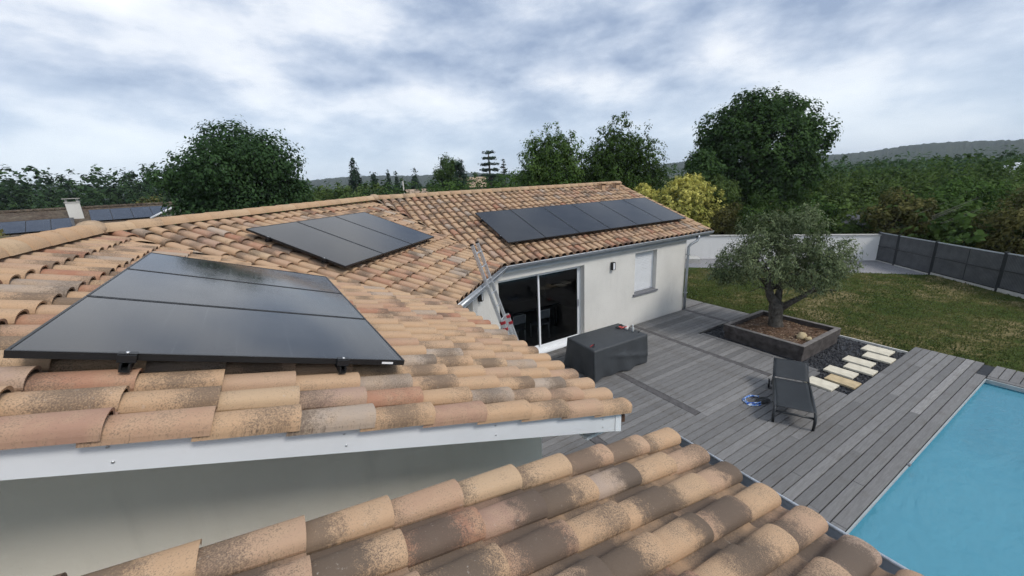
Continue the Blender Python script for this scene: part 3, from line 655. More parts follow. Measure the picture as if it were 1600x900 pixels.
for x in (-.72, .12, 1.0, 1.95):
    for dz in (.045, .115):
        tube_obj('screw', [(x, 2.0, fz(x)+dz), (x, 1.996, fz(x)+dz)], .006, MT['alu'], fa, 6)
# sliding door
door = bpy.data.objects.new('sliding_door', None); link(door, house)
yf = VW+.16
bm = bmesh.new()
box(bm, D0+.001, D1-.001, yf, yf+.09, .02, .09); box(bm, D0+.001, D0+.05, yf, yf+.09, .0901, DZ-.001); box(bm, D1-.06, D1-.001, yf, yf+.09, .0901, DZ-.001); box(bm, D0+.0501, D1-.0601, yf, yf+.09, DZ-.05, DZ-.001)
bm_obj('door_frame', bm, MT['white_alu'], door)
xm = 5.63
for (a, b, yo) in ((D0+.052, xm+.03, .045), (xm-.03, D1-.062, .008)):
    y_ = yf+yo; bm = bmesh.new(); box(bm, a, a+.045, y_, y_+.035, .092, DZ-.052); box(bm, b-.045, b, y_, y_+.035, .092, DZ-.052); box(bm, a+.0451, b-.0451, y_, y_+.035, .092, .15); box(bm, a+.0451, b-.0451, y_, y_+.035, DZ-.10, DZ-.052)
    sa = bm_obj('sash', bm, MT['white_alu'], door)
    mesh_obj('pane', [(a+.04, y_+.017, .145), (b-.04, y_+.017, .145), (b-.04, y_+.017, DZ-.095), (a+.04, y_+.017, DZ-.095)], [(0, 1, 2, 3)], MT['glass'], sa)
box_obj('door_handle', (D1-.10, D1-.08, yf-.02, yf+.007, 1.0, 1.2), MT['alu'], door)
box_obj('door_sill', (D0, D1, VW-.04, yf-.001, -.03, .019), MT['white_alu'], door)
# room behind the glass
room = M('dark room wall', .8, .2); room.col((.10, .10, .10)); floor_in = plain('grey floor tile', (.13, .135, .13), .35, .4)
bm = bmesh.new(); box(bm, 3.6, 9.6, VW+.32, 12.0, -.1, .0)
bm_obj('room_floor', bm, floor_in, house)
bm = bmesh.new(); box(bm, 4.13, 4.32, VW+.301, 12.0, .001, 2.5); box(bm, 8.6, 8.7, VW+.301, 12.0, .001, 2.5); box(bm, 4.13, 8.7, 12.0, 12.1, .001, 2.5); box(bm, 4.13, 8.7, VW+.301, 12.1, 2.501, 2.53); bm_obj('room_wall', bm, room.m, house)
tb = thing('dining_table', 'dark dining table inside the room behind the sliding door', 'table', (6.25, 9.8, 0))
box_obj('tabletop', (-.95, .95, -.45, .45, .72, .76), MT['frame_dk'], tb, .005)
for sx_ in (-.85, .85):
    for sy_ in (-.38, .38): box_obj('leg', (sx_-.03, sx_+.03, sy_-.03, sy_+.03, 0, .72), MT['frame_dk'], tb)
def chair(loc, rz, label):
    t = thing('chair', label, 'chair', loc, 'dining chairs behind the glass', rz)
    bm = bmesh.new(); box(bm, -.21, .21, -.21, .21, .44, .475, bev=.01); bm_obj('seat', bm, MT['sill'], t)
    tube_obj('backrest', [(-.2, .2, .47), (-.2, .24, .9), (.2, .24, .9), (.2, .2, .47)], .013, MT['alu'], t, 6)
    box_obj('back_panel', (-.19, .19, .225, .24, .66, .88), MT['sill'], t)
    for sx_ in (-.19, .19):
        for sy_ in (-.19, .19): tube_obj('leg', [(sx_, sy_, 0), (sx_, sy_, .45)], .012, MT['alu'], t, 6)
chair((5.35, 9.0, 0), math.pi, 'metal framed chair behind the left glass pane, nearer the wall'); chair((6.15, 8.95, 0), math.pi, 'metal framed chair seen behind the central door mullion')
# mid wall shutter, window with roller shutter
sh = bpy.data.objects.new('patio_shutter', None); link(sh, house)
bm = bmesh.new()
for i in range(36): box(bm, .951, 1.949, .13, .145, .02+.06*i, .02+.06*i+.055, mat=F_mid)
bm_obj('shutter', bm, plain('grey shutter', (.33, .33, .33), .5, .3, var=.04), sh)
win = bpy.data.objects.new('window', None); link(win, house)
bm = bmesh.new(); yw = VW+.15
for i in range(31):
    z = WZ0+.06+.052*i
    if z+.05 < WZ1-.001: box(bm, W0+.045, W1-.045, yw, yw+.016, z, z+.041)
bm_obj('roller_shutter', bm, MT['white_alu'], win)
bm = bmesh.new(); box(bm, W0+.001, W0+.044, yw-.01, yw+.05, WZ0+.001, WZ1-.001); box(bm, W1-.044, W1-.001, yw-.01, yw+.05, WZ0+.001, WZ1-.001); box(bm, W0+.045, W1-.045, yw+.02, yw+.05, WZ0+.001, WZ1-.001); bm_obj('window_frame', bm, MT['white_alu'], win)
bm = bmesh.new(); box(bm, W0-.06, W1+.06, VW-.055, VW-.001, WZ0-.055, WZ0-.002, bev=.004); box(bm, W0+.001, W1-.001, VW-.0008, yw+.02, WZ0-.0, WZ0+.012); bm_obj('window_sill', bm, MT['sill'], win)
# wall lamps
def wall_lamp(M4, parent):
    l = bpy.data.objects.new('wall_lamp', None); link(l, parent)
    bm = bmesh.new(); box(bm, -.05, .05, -.012, -.001, -.11, .11, mat=M4); box(bm, -.05, -.036, -.10, -.0121, -.11, .11, mat=M4); box(bm, .036, .05, -.10, -.0121, -.11, .11, mat=M4); box(bm, -.0359, .0359, -.10, -.0121, .096, .11, mat=M4); box(bm, -.0359, .0359, -.10, -.0121, -.11, -.096, mat=M4); bm_obj('lamp_body', bm, MT['black'], l)
    bm = bmesh.new(); box(bm, -.035, .035, -.094, -.02, -.095, .095, mat=M4); bm_obj('diffuser', bm, MT['white_alu'], l)
wall_lamp(frame(8.07, VW, 1, 0) @ Matrix.Translation((0, 0, 2.02)), house)
wall_lamp(F_mid @ Matrix.Translation((2.32, 0, 2.12)), house)

# ------------------------------------------------------------------ the near annex roof under the camera
annex = thing('annex', 'low annex in the foreground with weathered sandy roll tiles', 'annex')
SA = .222; AV0, AV1 = -1.4005, 1.7285; AZ = 2.645
rA = prism('roof_slope', [(2.2, AV0, AZ-.125), (2.2, AV1-.12, AZ-.125), (-2.0, AV1-.12, AZ-.125+SA*4.2), (-2.0, AV0, AZ-.125+SA*4.2)], 0, .09, MT['under'], annex)
recA = lay_tiles((2.25, AV0, AZ), (1, 0), SA, 0, round((AV1-AV0)/TW)*TW, 4.2, [vplane((0, 1.672), (1, 1.672), (0, 0), 0)], mesh=TILE_FINE)
for a in recA:
    o = place_tile(a, rA); o.color = (o.color[0], o.color[1], random.choice((.5, .85, 1.05, 1.2, 1.3)), 1)
gutter((2.245, AV0, GZ), (2.245, AV1-.12, GZ), (1, 0), annex)
bm = bmesh.new(); box(bm, -2.0, 1.95, AV0+.1, AV1-.4, -.12, 2.42); bm_obj('wall', bm, MT['wall'], annex)
box_obj('eave_board', (1.951, 2.2, AV0, AV1-.12, 2.40, 2.54), MT['soffit'], annex)

# ------------------------------------------------------------------ solar panels
def solar_panel(o, ex, ey, lx, ly, label, group, mat, frame_mat, sticker=False):
    """o = low left corner on the roof, ex / ey unit vectors spanning the panel"""
    ex, ey = Vector(ex).normalized(), Vector(ey).normalized(); ez = ex.cross(ey); t = bpy.data.objects.new('solar_panel', None); C.objects.link(t); tag(t, label, 'solar panel', group)
    t.matrix_world = Matrix(((ex.x, ey.x, ez.x, o[0]), (ex.y, ey.y, ez.y, o[1]), (ex.z, ey.z, ez.z, o[2]), (0, 0, 0, 1))); t.empty_display_size = .2
    g_ = .006; f = .011; bm = bmesh.new(); box(bm, g_, lx-g_, g_, g_+f, -.035, 0); box(bm, g_, lx-g_, ly-g_-f, ly-g_, -.035, 0); box(bm, g_, g_+f, g_+f+.0002, ly-g_-f-.0002, -.035, 0); box(bm, lx-g_-f, lx-g_, g_+f+.0002, ly-g_-f-.0002, -.035, 0)
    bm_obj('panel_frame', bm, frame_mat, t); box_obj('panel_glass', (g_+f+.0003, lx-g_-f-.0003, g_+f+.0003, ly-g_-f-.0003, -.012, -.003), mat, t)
    box_obj('back_sheet', (g_+f+.001, lx-g_-f-.001, g_+f+.001, ly-g_-f-.001, -.02, -.013), MT['black'], t)
    if sticker: box_obj('type_label', (lx-.16, lx-.085, g_-.0008, g_-.0001, -.028, -.014), MT['white_alu'], t)
    return t
def rail(o, d, L, label, zdir, clamps=(0,)):
    d = Vector(d).normalized(); z = Vector(zdir).normalized(); x = d.cross(z); t = bpy.data.objects.new('mounting_rail', None); C.objects.link(t); tag(t, label, 'rail', 'black rails carrying the solar panels')
    t.matrix_world = Matrix(((d.x, x.x, z.x, o[0]), (d.y, x.y, z.y, o[1]), (d.z, x.z, z.z, o[2]), (0, 0, 0, 1)))
    bm = bmesh.new(); box(bm, -.05, L+.05, -.02, -.012, -.075, -.038); box(bm, -.05, L+.05, .012, .02, -.075, -.038); box(bm, -.05, L+.05, -.0119, .0119, -.075, -.067); bm_obj('rail_profile', bm, MT['rail'], t)
    for c_ in clamps:
        bm = bmesh.new(); box(bm, c_-.028, c_+.004, -.035, .035, -.037, .004, bev=.003); box(bm, c_-.02, c_+.012, -.035, .035, .0045, .008); cl_ = bm_obj('end_clamp', bm, MT['rail'], t)
        tube_obj('clamp_bolt', [(c_-.012, 0, .004), (c_-.012, 0, .016)], .008, MT['alu'], cl_, 6)
    for h_ in (.25, L*.5, L-.25):
        bm = bmesh.new(); box(bm, h_-.02, h_+.02, .0205, .03, -.15, -.04); bm_obj('roof_hook', bm, MT['alu'], t)
RISE = .12; RISE_N = .09
# near array: long sides across the slope direction, stacked away from the camera
s = SN; xN = Vector((1, 0, -s)).normalized(); a = R(2.4); yN = Vector((0, 1, 0))
exn = (xN*math.cos(a)+yN*math.sin(a)); eyn = (yN*math.cos(a)-xN*math.sin(a))
oN = Vector((-1.085, 2.455, zN(-1.085, 0)+RISE_N)); lxN, lyN = 1.79, 1.075
exn = (xN*math.cos(R(.5))-yN*math.sin(R(.5))).normalized()
eyn = (yN*math.cos(a)-xN*math.sin(a)).normalized(); zz = exn.cross(eyn).normalized(); exn = eyn.cross(zz).normalized()
for i, nm in enumerate(('black solar panel nearest the camera, above the white fascia', 'middle black solar panel of the nearest array', 'farthest black solar panel of the nearest array, against the valley')):
    solar_panel(oN+eyn*(lyN*i), exn, eyn, lxN, lyN, nm, 'panels of the nearest array', MT['pv'], MT['rail'], i == 0)
zz = exn.cross(eyn)
for f_, nm in ((.22, 'upper rail under the nearest solar array'), (.77, 'lower rail under the nearest solar array')): rail(oN+exn*(lxN*f_), eyn, lyN*3, nm, zz)
# middle array
dM = Vector((K, -K, -SM_)).normalized(); yM = Vector((K, K, 0)); lyM, lxM = 1.87, 1.095
oM = Vector((.833, 6.49, 0)); oM.z = zM(oM.x, oM.y)+RISE
exM = yM; eyM = -dM
for i, nm in enumerate(('left solar panel of the trio on the middle roof', 'central solar panel of the trio on the middle roof', 'right solar panel of the trio on the middle roof, by the ridge bend')):
    solar_panel(oM+exM*(lxM*i), exM, eyM, lxM, lyM, nm, 'panels of the middle array', MT['pv'], MT['rail'])
zz = exM.cross(eyM)
for f_, nm in ((.2, 'lower rail under the trio on the middle roof'), (.76, 'upper rail under the trio on the middle roof')): rail(oM+eyM*(lyM*f_), exM, lxM*3, nm, zz)
# far array of six
dF = Vector((0, -1, -SF)).normalized(); lxF, lyF = 1.178, 1.93
oF = Vector((4.955, 8.49, 0)); oF.z = zF(0, oF.y)+RISE
for i, nm in enumerate(('first of six panels on the far roof, nearest the ladder', 'second of six panels on the far roof from the ladder', 'third of six panels on the far roof from the ladder', 'fourth of six panels on the far roof from the ladder', 'fifth of six panels on the far roof, next to the gable end one', 'last of six panels on the far roof, at the gable end')):
    solar_panel(oF+Vector((lxF*i, 0, 0)), (1, 0, 0), -dF, lxF, lyF, nm, 'six panels of the far array', MT['pv_rough'], MT['rail'])
zz = Vector((1, 0, 0)).cross(-dF)
for f_, nm in ((.2, 'lower rail under the six far panels'), (.76, 'upper rail under the six far panels')): rail(oF-dF*(lyF*f_), (1, 0, 0), lxF*6, nm, zz)

# ------------------------------------------------------------------ ladder against the mid gutter
lad = thing('ladder', 'aluminium extension ladder with red clips leaning on the roof gutter', 'ladder')
G = Vector((3.42, 6.70, 2.60)); lean = Vector((-K*.30, K*.30, .954)).normalized(); wd = Vector((K, K, 0)); nrm = wd.cross(lean)
foot = G-lean*((G.z)/lean.z); topv = G+lean*.78
def ladrail(off, a, b, t_, nm, w_=.046, d_=.06):
    bm = bmesh.new(); p = foot+wd*off+nrm*t_; ll = b-a; M4 = Matrix(((wd.x, nrm.x, lean.x, p.x+lean.x*a), (wd.y, nrm.y, lean.y, p.y+lean.y*a), (wd.z, nrm.z, lean.z, p.z+lean.z*a), (0, 0, 0, 1)))
    box(bm, -w_/2, w_/2, -d_/2, d_/2, 0, ll, mat=M4, bev=.004); return bm_obj(nm, bm, MT['alu'], lad)
LL = (topv-foot).length
for off in (-.19, .19): ladrail(off, 0, 1.95, .06, 'lower_rail')
for off in (-.155, .155):
    q = ladrail(off, .75, LL, 0, 'upper_rail')
    box_obj('end_cap', (-.02, .02, -.03, .03, 0, .035), MT['black'], q, mtx=Matrix(((wd.x, nrm.x, lean.x, topv.x+wd.x*off), (wd.y, nrm.y, lean.y, topv.y+wd.y*off), (wd.z, nrm.z, lean.z, topv.z), (0, 0, 0, 1))))
k = .25
while k < LL-.1:
    hi = k > .8; w_ = .155 if hi else .19; p = foot+lean*k+nrm*(0 if hi else .06)
    tube_obj('rung', [p-wd*w_, p+wd*w_], .016, MT['alu'], lad, 8); k += .28
for off in (-.19, .19):
    for z_ in (1.72, 1.86):
        bm = bmesh.new(); p = foot+wd*off+nrm*.05; box(bm, -.028, .028, -.05, .05, z_, z_+.06, mat=Matrix(((wd.x, nrm.x, lean.x, p.x), (wd.y, nrm.y, lean.y, p.y), (wd.z, nrm.z, lean.z, p.z), (0, 0, 0, 1))), bev=.004); bm_obj('red_clip', bm, MT['red'], lad)
    box_obj('rubber_foot', (-.025, .025, -.04, .04, -.0, .05), MT['black'], lad, loc=tuple(foot+wd*off+nrm*.06))
# ------------------------------------------------------------------ covered table, lounger and small things on the deck
tab = thing('covered_table', 'garden table under a charcoal fitted cover on the deck', 'table', (6.44, 6.49, 0), rotz=R(-1.5))
bm = bmesh.new(); nx, ny = 40, 26; hw, hd, hh = .855, .50, .75; ring = []
per = []
def per_pt(t):   # rounded rectangle perimeter, t in 0..1
    L = [2*hw, 2*hd, 2*hw, 2*hd]; tot = sum(L); d = t*tot
    for i, l in enumerate(L):
        if d <= l: break
        d -= l
    if i == 0: return (-hw+d, -hd, 0, -1)
    if i == 1: return (hw, -hd+d, 1, 0)
    if i == 2: return (hw-d, hd, 0, 1)
    return (-hw, hd-d, -1, 0)
NP = 132; NZ = 16; rings = []
for j in range(NZ+1):
    f = j/NZ; row = []
    for i in range(NP):
        x, y, nx_, ny_ = per_pt(i/NP); ang = math.atan2(y/hd, x/hw)
        cornerness = min(1, (abs(x)/hw)**8*(abs(y)/hd)**6)
        fl = f*(.015+.05*cornerness)+f*.020*math.sin(i*.55+1.5*math.sin(f*3))+f*f*.032*math.sin(i*.23+2)
        diag = .030*math.exp(-((f-.25-.55*abs((x/hw+1)/2-.15))/.07)**2)*(1 if ny_ < 0 and x > -.55 else 0)*(min(1, (x+.55)*2))
        px_, py_ = x*(1-.012*(1-f)), y*(1-.012*(1-f))
        d2 = Vector((x/hw*.6 if nx_ == 0 else nx_, y/hd*.6 if ny_ == 0 else ny_, 0))
        row.append(bm.verts.new((px_+d2.x*fl+nx_*diag, py_+d2.y*fl+ny_*diag, hh-f*(hh-.03)+(.012*math.sin(i*.4) if j == NZ else 0)-.01*0)))
    rings.append(row)
for j in range(NZ):
    for i in range(NP): bm.faces.new((rings[j][i], rings[j][(i+1) % NP], rings[j+1][(i+1) % NP], rings[j+1][i]))
c_ = bm.verts.new((0, 0, hh-.006)); inner = [bm.verts.new((v.co.x*.93, v.co.y*.93, hh+.004+.002*math.sin(v.co.x*9))) for v in rings[0]]
for i in range(NP): bm.faces.new((rings[0][(i+1) % NP], rings[0][i], inner[i], inner[(i+1) % NP])); bm.faces.new((inner[(i+1) % NP], inner[i], c_))
bm_obj('table_cover', bm, MT['cover'], tab, True)
box_obj('tabletop', (-.80, .80, -.45, .45, .69, .72), MT['sleeper'], tab)
for a in (-.74, .74):
    for b in (-.40, .40): box_obj('leg', (a-.03, a+.03, b-.03, b+.03, 0, .69), MT['sleeper'], tab)
def blob(bm, c, r, seed, squash=(1, 1, 1), amp=.25, sub=2):
    rr = random.Random(seed); st = len(bm.verts); res = bmesh.ops.create_icosphere(bm, subdivisions=sub, radius=1); k = [rr.uniform(1.5, 4) for _ in range(6)]; ph = [rr.uniform(0, 6) for _ in range(6)]
    for v in res['verts']:
        q = v.co.copy(); f = 1+amp*(math.sin(q.x*k[0]+ph[0])*math.sin(q.y*k[1]+ph[1])+.6*math.sin(q.z*k[2]+ph[2]+q.x*k[3])); v.co = Vector((q.x*squash[0], q.y*squash[1], q.z*squash[2]))*r*f+Vector(c)
glv_w = plain('white glove fabric', (.62, .60, .58), .9); glv_r = plain('red glove fabric', (.50, .10, .09), .9)
gl = thing('work_gloves', 'crumpled red and white work gloves on the covered table', 'gloves', (7.14, 6.58, .757))
def glove(mat, off, rz, sd):
    bm = bmesh.new(); blob(bm, (0, 0, .018), .055, sd, (1.1, .85, .3), .12)
    for i, (a, l) in enumerate(((-.5, .07), (-.17, .085), (.15, .085), (.45, .07), (1.3, .055))):
        d = Vector((math.cos(a), math.sin(a), 0)); p = d*.045+Vector((0, 0, .02)); tube(bm, [p, p+d*l*.55+Vector((0, 0, .008)), p+d*l-Vector((0, 0, .004))], [.014, .012, .009], 6)
    tube(bm, [(-.05, 0, .02), (-.10, .005, .022)], [.034, .045], 8); o = bm_obj('glove', bm, mat, gl, True); o.location = off; o.rotation_euler.z = rz
glove(glv_r, (-.03, .05, 0), 2.2, 3); glove(glv_w, (.03, -.03, .004), .7, 8); glove(MT['black'], (-.06, .14, 0), 3.4, 5)
bt = thing('glass_bottle', 'small clear bottle standing beside the gloves on the covered table', 'bottle', (7.14, 6.33, .757))
bm = bmesh.new(); tube(bm, [(0, 0, 0), (0, 0, .005), (0, 0, .10), (0, 0, .125), (0, 0, .15)], [.03, .033, .033, .015, .013], 12); bm_obj('bottle_body', bm, plain('cloudy clear plastic', (.45, .47, .47), .2, .5), bt, True); tube_obj('cap', [(0, 0, .15), (0, 0, .168)], .016, MT['white_alu'], bt, 10)
for nm, lc, lb in (('utility_knife', (7.24, 6.22, .757), 'small dark tool lying past the bottle on the covered table'),):
    t = thing(nm, lb, 'tool', lc, rotz=.6); box_obj('handle', (-.06, .06, -.012, .012, 0, .014), MT['black'], t, .003); box_obj('blade', (.061, .10, -.007, .007, .004, .008), MT['alu'], t)
pl = thing('pliers', 'black and red cutting pliers lying on the near end of the covered table', 'pliers', (5.80, 6.27, .758), rotz=.5)
for sgn in (-1, 1):
    tube_obj('handle', [(0, 0, .012), (-.05, sgn*.025, .012), (-.12, sgn*.035, .012), (-.16, sgn*.022, .012)], [.008, .010, .010, .008], MT['red'] if sgn > 0 else MT['black'], pl, 6)
    tube_obj('jaw', [(0, 0, .012), (.035, sgn*.014, .012), (.07, sgn*.003, .012)], [.012, .010, .003], MT['black'], pl, 6)
# lounger, seen from its foot end
ld = Vector((.888, .46, 0)).normalized(); lg = thing('sun_lounger', 'charcoal wheeled sun lounger with mesh fabric standing by the slate bed', 'sun lounger', (7.30, 2.745, 0), rotz=math.atan2(ld.y, ld.x))
def sag(x): return .33+.035*math.sin(max(0, min(1, x/1.2))*math.pi)*-.5
hgt = lambda x: .335 if x < 1.18 else .335+(x-1.18)*.42
for y in (-.295, .295):
    tube_obj('side_rail', [(-.02, y, .30), (.04, y, .335), (.5, y, .345), (1.18, y, .335)], .025, MT['frame_dk'], lg, 8)
    tube_obj('back_rail', [(1.20, y*.98, .338), (1.5, y*.97, hgt(1.5)), (1.70, y*.95, hgt(1.70))], .020, MT['frame_dk'], lg, 8)
    tube_obj('leg', [(-.01, y, .325), (-.005, y*1.02, .16), (.015, y*1.0, .0)], [.026, .025, .022], MT['frame_dk'], lg, 8)
    tube_obj('leg', [(1.25, y, .33), (1.36, y*1.0, .10)], .016, MT['frame_dk'], lg, 8)
    w = tube_obj('wheel', [(1.38, y*1.05-.02*(1 if y < 0 else -1), .10), (1.38, y*1.22, .10)], .10, MT['black'], lg, 18); tube_obj('hub', [(1.38, y*1.22, .10), (1.38, y*1.24, .10)], .03, MT['alu'], w, 10)
for x, z in ((.0, .245), (1.18, .325)): tube_obj('crossbar', [(x, -.29, z), (x, .29, z)], .020, MT['frame_dk'], lg, 8)
tube_obj('crossbar', [(1.70, -.28, hgt(1.70)), (1.70, .28, hgt(1.70))], .014, MT['frame_dk'], lg, 8)
def fabric(nm, x0, x1, fn):
    bm = bmesh.new(); g = [[bm.verts.new((x0+(x1-x0)*i/16, -.285+.57*j/10, fn(x0+(x1-x0)*i/16)-.022*math.sin(math.pi*j/10)*math.sin(math.pi*i/16))) for j in range(11)] for i in range(17)]
    for i in range(16):
        for j in range(10): bm.faces.new((g[i][j], g[i+1][j], g[i+1][j+1], g[i][j+1]))
    o = bm_obj(nm, bm, MT['mesh'], lg, True); so = o.modifiers.new('thick', 'SOLIDIFY'); so.thickness = .006
fabric('seat_fabric', .01, 1.15, lambda x: .352); fabric('back_fabric', 1.21, 1.69, lambda x: hgt(x)+.014)
# blue rope and dark sleeve lying on the deck
hs = thing('coiled_rope', 'blue and white rope coil with a black sleeve lying beside the lounger', 'rope', (7.58, 3.58, 0))
blue = M('blue white rope', .6, .3); v_ = blue.coord('Object'); blue.col(blue.ramp(blue.noise(v_, 22, 2), [(.42, (.035, .10, .45)), (.5, (.15, .35, .75)), (.58, (.65, .72, .82))]))
for k in range(3):
    pts_ = [(math.cos(t)*(.20-.015*k)*1.05+.01*math.sin(5*t+k), math.sin(t)*(.15-.012*k)+.012*math.sin(4*t+2*k), .014+.016*k+.006*math.sin(3*t+k)) for t in [6.28*i/40 for i in range(36+k)]]
    tube_obj('rope_loop', pts_, .011, blue.m, hs, 6)
bm = bmesh.new(); blob(bm, (.10, -.10, .035), .10, 12, (1.5, .8, .32), .2); blob(bm, (.19, -.16, .03), .07, 13, (1.3, .8, .35), .2); bm_obj('black_sleeve', bm, MT['black'], hs, True)

# ------------------------------------------------------------------ planter with the olive tree
plt = thing('planter', 'square raised planter of dark wooden sleepers in the slate bed', 'planter', (11.235, 4.855, 0))
H = .99; 
def sleeper(d, nm='sleeper', mat='sleeper'): return box_obj(nm, d, MT[mat], plt, .006)
for z0, z1, ins in ((-.06, .155, .03), (.16, .345, 0.)):
    q = H-ins; t_ = .10
    sleeper((-q, .02, -q, -q+t_, z0, z1)); sleeper((.024, q, -q, -q+t_, z0, z1)); sleeper((-q, q, q-t_, q, z0, z1)); sleeper((-q, -q+t_, -q+t_+.002, q-t_-.002, z0, z1)); sleeper((q-t_, q, -q+t_+.002, q-t_-.002, z0, z1))
q = H+.004
for d in ((-q, q, -q, -q+.11, .347, .362), (-q, q, q-.11, q, .347, .362), (-q, -q+.11, -q+.112, q-.112, .347, .362), (q-.11, q, -q+.112, q-.112, .347, .362)): sleeper(d, 'cap_board', 'sleeper_top')
bm = bmesh.new(); bmesh.ops.create_grid(bm, x_segments=40, y_segments=40, size=.885)
for v in bm.verts:
    r_ = math.hypot(v.co.x-.12, v.co.y-.2); v.co.z = .235+.09*math.exp(-(r_/.45)**2)+.012*math.sin(v.co.x*9)*math.sin(v.co.y*8)+random.gauss(0, .006)
bm_obj('soil', bm, MT['soil'], plt, True)
n = 1500; X = rng.uniform(-.86, .86, n); Y = rng.uniform(-.86, .86, n); rr_ = np.hypot(X-.12, Y-.2); Zb = .242+.09*np.exp(-(rr_/.45)**2)+.012*np.sin(X*9)*np.sin(Y*8)
ang = rng.uniform(0, 6.28, n); l_ = rng.uniform(.012, .035, n); w_ = l_*rng.uniform(.3, .6, n); ca, sa = np.cos(ang), np.sin(ang); V = np.zeros((n, 4, 3)); tz = rng.uniform(-.008, .012, (n, 4))
for k_, (a, b) in enumerate(((-1, -1), (1, -1), (1, 1), (-1, 1))): V[:, k_, 0] = X+ca*l_*a-sa*w_*b; V[:, k_, 1] = Y+sa*l_*a+ca*w_*b; V[:, k_, 2] = Zb+tz[:, k_]
mm = M('bark mulch', .9, .1); at_ = mm.nd('ShaderNodeAttribute', attribute_name='leaf_rnd'); mm.col(mm.ramp(at_.outputs['Fac'], [(0, (.05, .03, .02)), (.6, (.17, .10, .06)), (1, (.36, .28, .2))])); q_ = fast_faces('mulch', V.reshape(-1, 3), 4, mm.m, plt, rng.random(n)); q_['kind'] = 'stuff'
for (c_, r_, sd_, lb) in (((11.10, 4.28, .29), .125, 4, 'larger cream rock on the soil at the planter corner'), ((11.06, 4.10, .275), .085, 6, 'smaller cream rock against the planter front corner')):
    bm = bmesh.new(); blob(bm, (0, 0, 0), r_, sd_, (1.1, .85, .75), .12, 3); tag(bm_obj('rock', bm, MT['rock'], None, True, c_), lb, 'rock', 'rocks in the planter')
# ------------------------------------------------------------------ foliage tools
def unit(a): return a/np.maximum(np.linalg.norm(a, axis=-1, keepdims=True), 1e-9)
def leaves(name, Pc, Nrm, size, aspect, mat, parent, rnd, upward=None):
    n = len(Pc); t = rng.normal(size=(n, 3)) if upward is None else rng.normal(size=(n, 3))*.45+np.asarray(upward)
    t = unit(t-(t*Nrm).sum(1, keepdims=True)*Nrm); b = np.cross(Nrm, t); s_ = size[:, None]; w_ = s_*aspect
    V = np.empty((n, 4, 3)); V[:, 0] = Pc-t*s_*.5; V[:, 1] = Pc+b*w_*.5-t*s_*.05; V[:, 2] = Pc+t*s_*.5; V[:, 3] = Pc-b*w_*.5-t*s_*.05
    return fast_faces(name, V.reshape(-1, 3), 4, mat, parent, rnd)
def lobe_points(lobes, n, clump, per, shell=.55, flat=1.):
    """clumps of leaves spread over the shells of ellipsoid lobes: returns points, normals, clump random"""
    w = np.array([l[1][0]*l[1][1]+l[1][0]*l[1][2] for l in lobes]); w = w/w.sum(); nc = max(8, n//per); pick = rng.choice(len(lobes), nc, p=w)
    Cc = np.array([l[0] for l in lobes])[pick]; Rr = np.array([l[1] for l in lobes])[pick]; d = unit(rng.normal(size=(nc, 3))); rad = shell+(1-shell)*rng.random((nc, 1))**.6; rad *= 1+.055*np.clip(rng.normal(size=(nc, 1)), -2, 1.6)
    cen = Cc+d*Rr*rad; cs = clump*rng.uniform(.55, 1.5, (nc, 1)); cr = rng.random(nc); idx = np.repeat(np.arange(nc), per); o = np.clip(rng.normal(size=(nc*per, 3)), -1.8, 1.8)*.52; o[:, 2] *= flat
    Pp = cen[idx]+o*cs[idx]; Nn = unit(unit(o)*.6+d[idx]*.6+np.array([0, 0, .5])+rng.normal(size=o.shape)*.35); return Pp, Nn, cr[idx]
def trunk(parent, base, h, r0_, lobes, mat, lean=(0, 0), wob=.06, nb=7, name='trunk'):
    bm = bmesh.new(); b = Vector(base); pts_ = [b+Vector((lean[0]*t+math.sin(t*5)*wob, lean[1]*t+math.cos(t*4)*wob, h*t)) for t in (0, .12, .35, .6, .85, 1.)]
    tube(bm, pts_, [r0_*1.35, r0_*1.05, r0_*.9, r0_*.78, r0_*.6, r0_*.3], 10)
    for k in range(nb):
        l = lobes[k % len(lobes)]; e_ = Vector(l[0])+Vector((random.uniform(-.4, .4)*l[1][0], random.uniform(-.4, .4)*l[1][1], random.uniform(-.1, .5)*l[1][2])); s_ = pts_[random.choice((2, 3, 4))]
        md = (s_+e_)/2+Vector((random.uniform(-.1, .1), random.uniform(-.1, .1), .12*(e_-s_).length)); tube(bm, [s_, md, e_], [r0_*.42, r0_*.28, r0_*.08], 6)
    return bm_obj(name, bm, mat, parent, True)
def tree(name, label, cat, pos, lobes, nleaf, leaf, mat, clump=.5, per=26, aspect=.6, shell=.5, r0_=.25, th=None, flat=1., group=None, upward=None, light_top=0.):
    t = thing(name, label, cat, (pos[0], pos[1], pos[2] if len(pos) > 2 else -.16), group)
    Pp, Nn, cr = lobe_points(lobes, nleaf, clump, per, shell, flat); n = len(Pp); sz = leaf*rng.uniform(.6, 1.35, n); Pp[:, 2] = np.maximum(Pp[:, 2], .05)
    leaves('crown', Pp, Nn, sz, aspect, mat, t, np.clip(.55*cr+.45*rng.random(n), 0, 1), upward)
    zs = [l[0][2] for l in lobes]; trunk(t, (0, 0, -.1), th or (max(zs)*.85), r0_, lobes, MT['bark']); return t
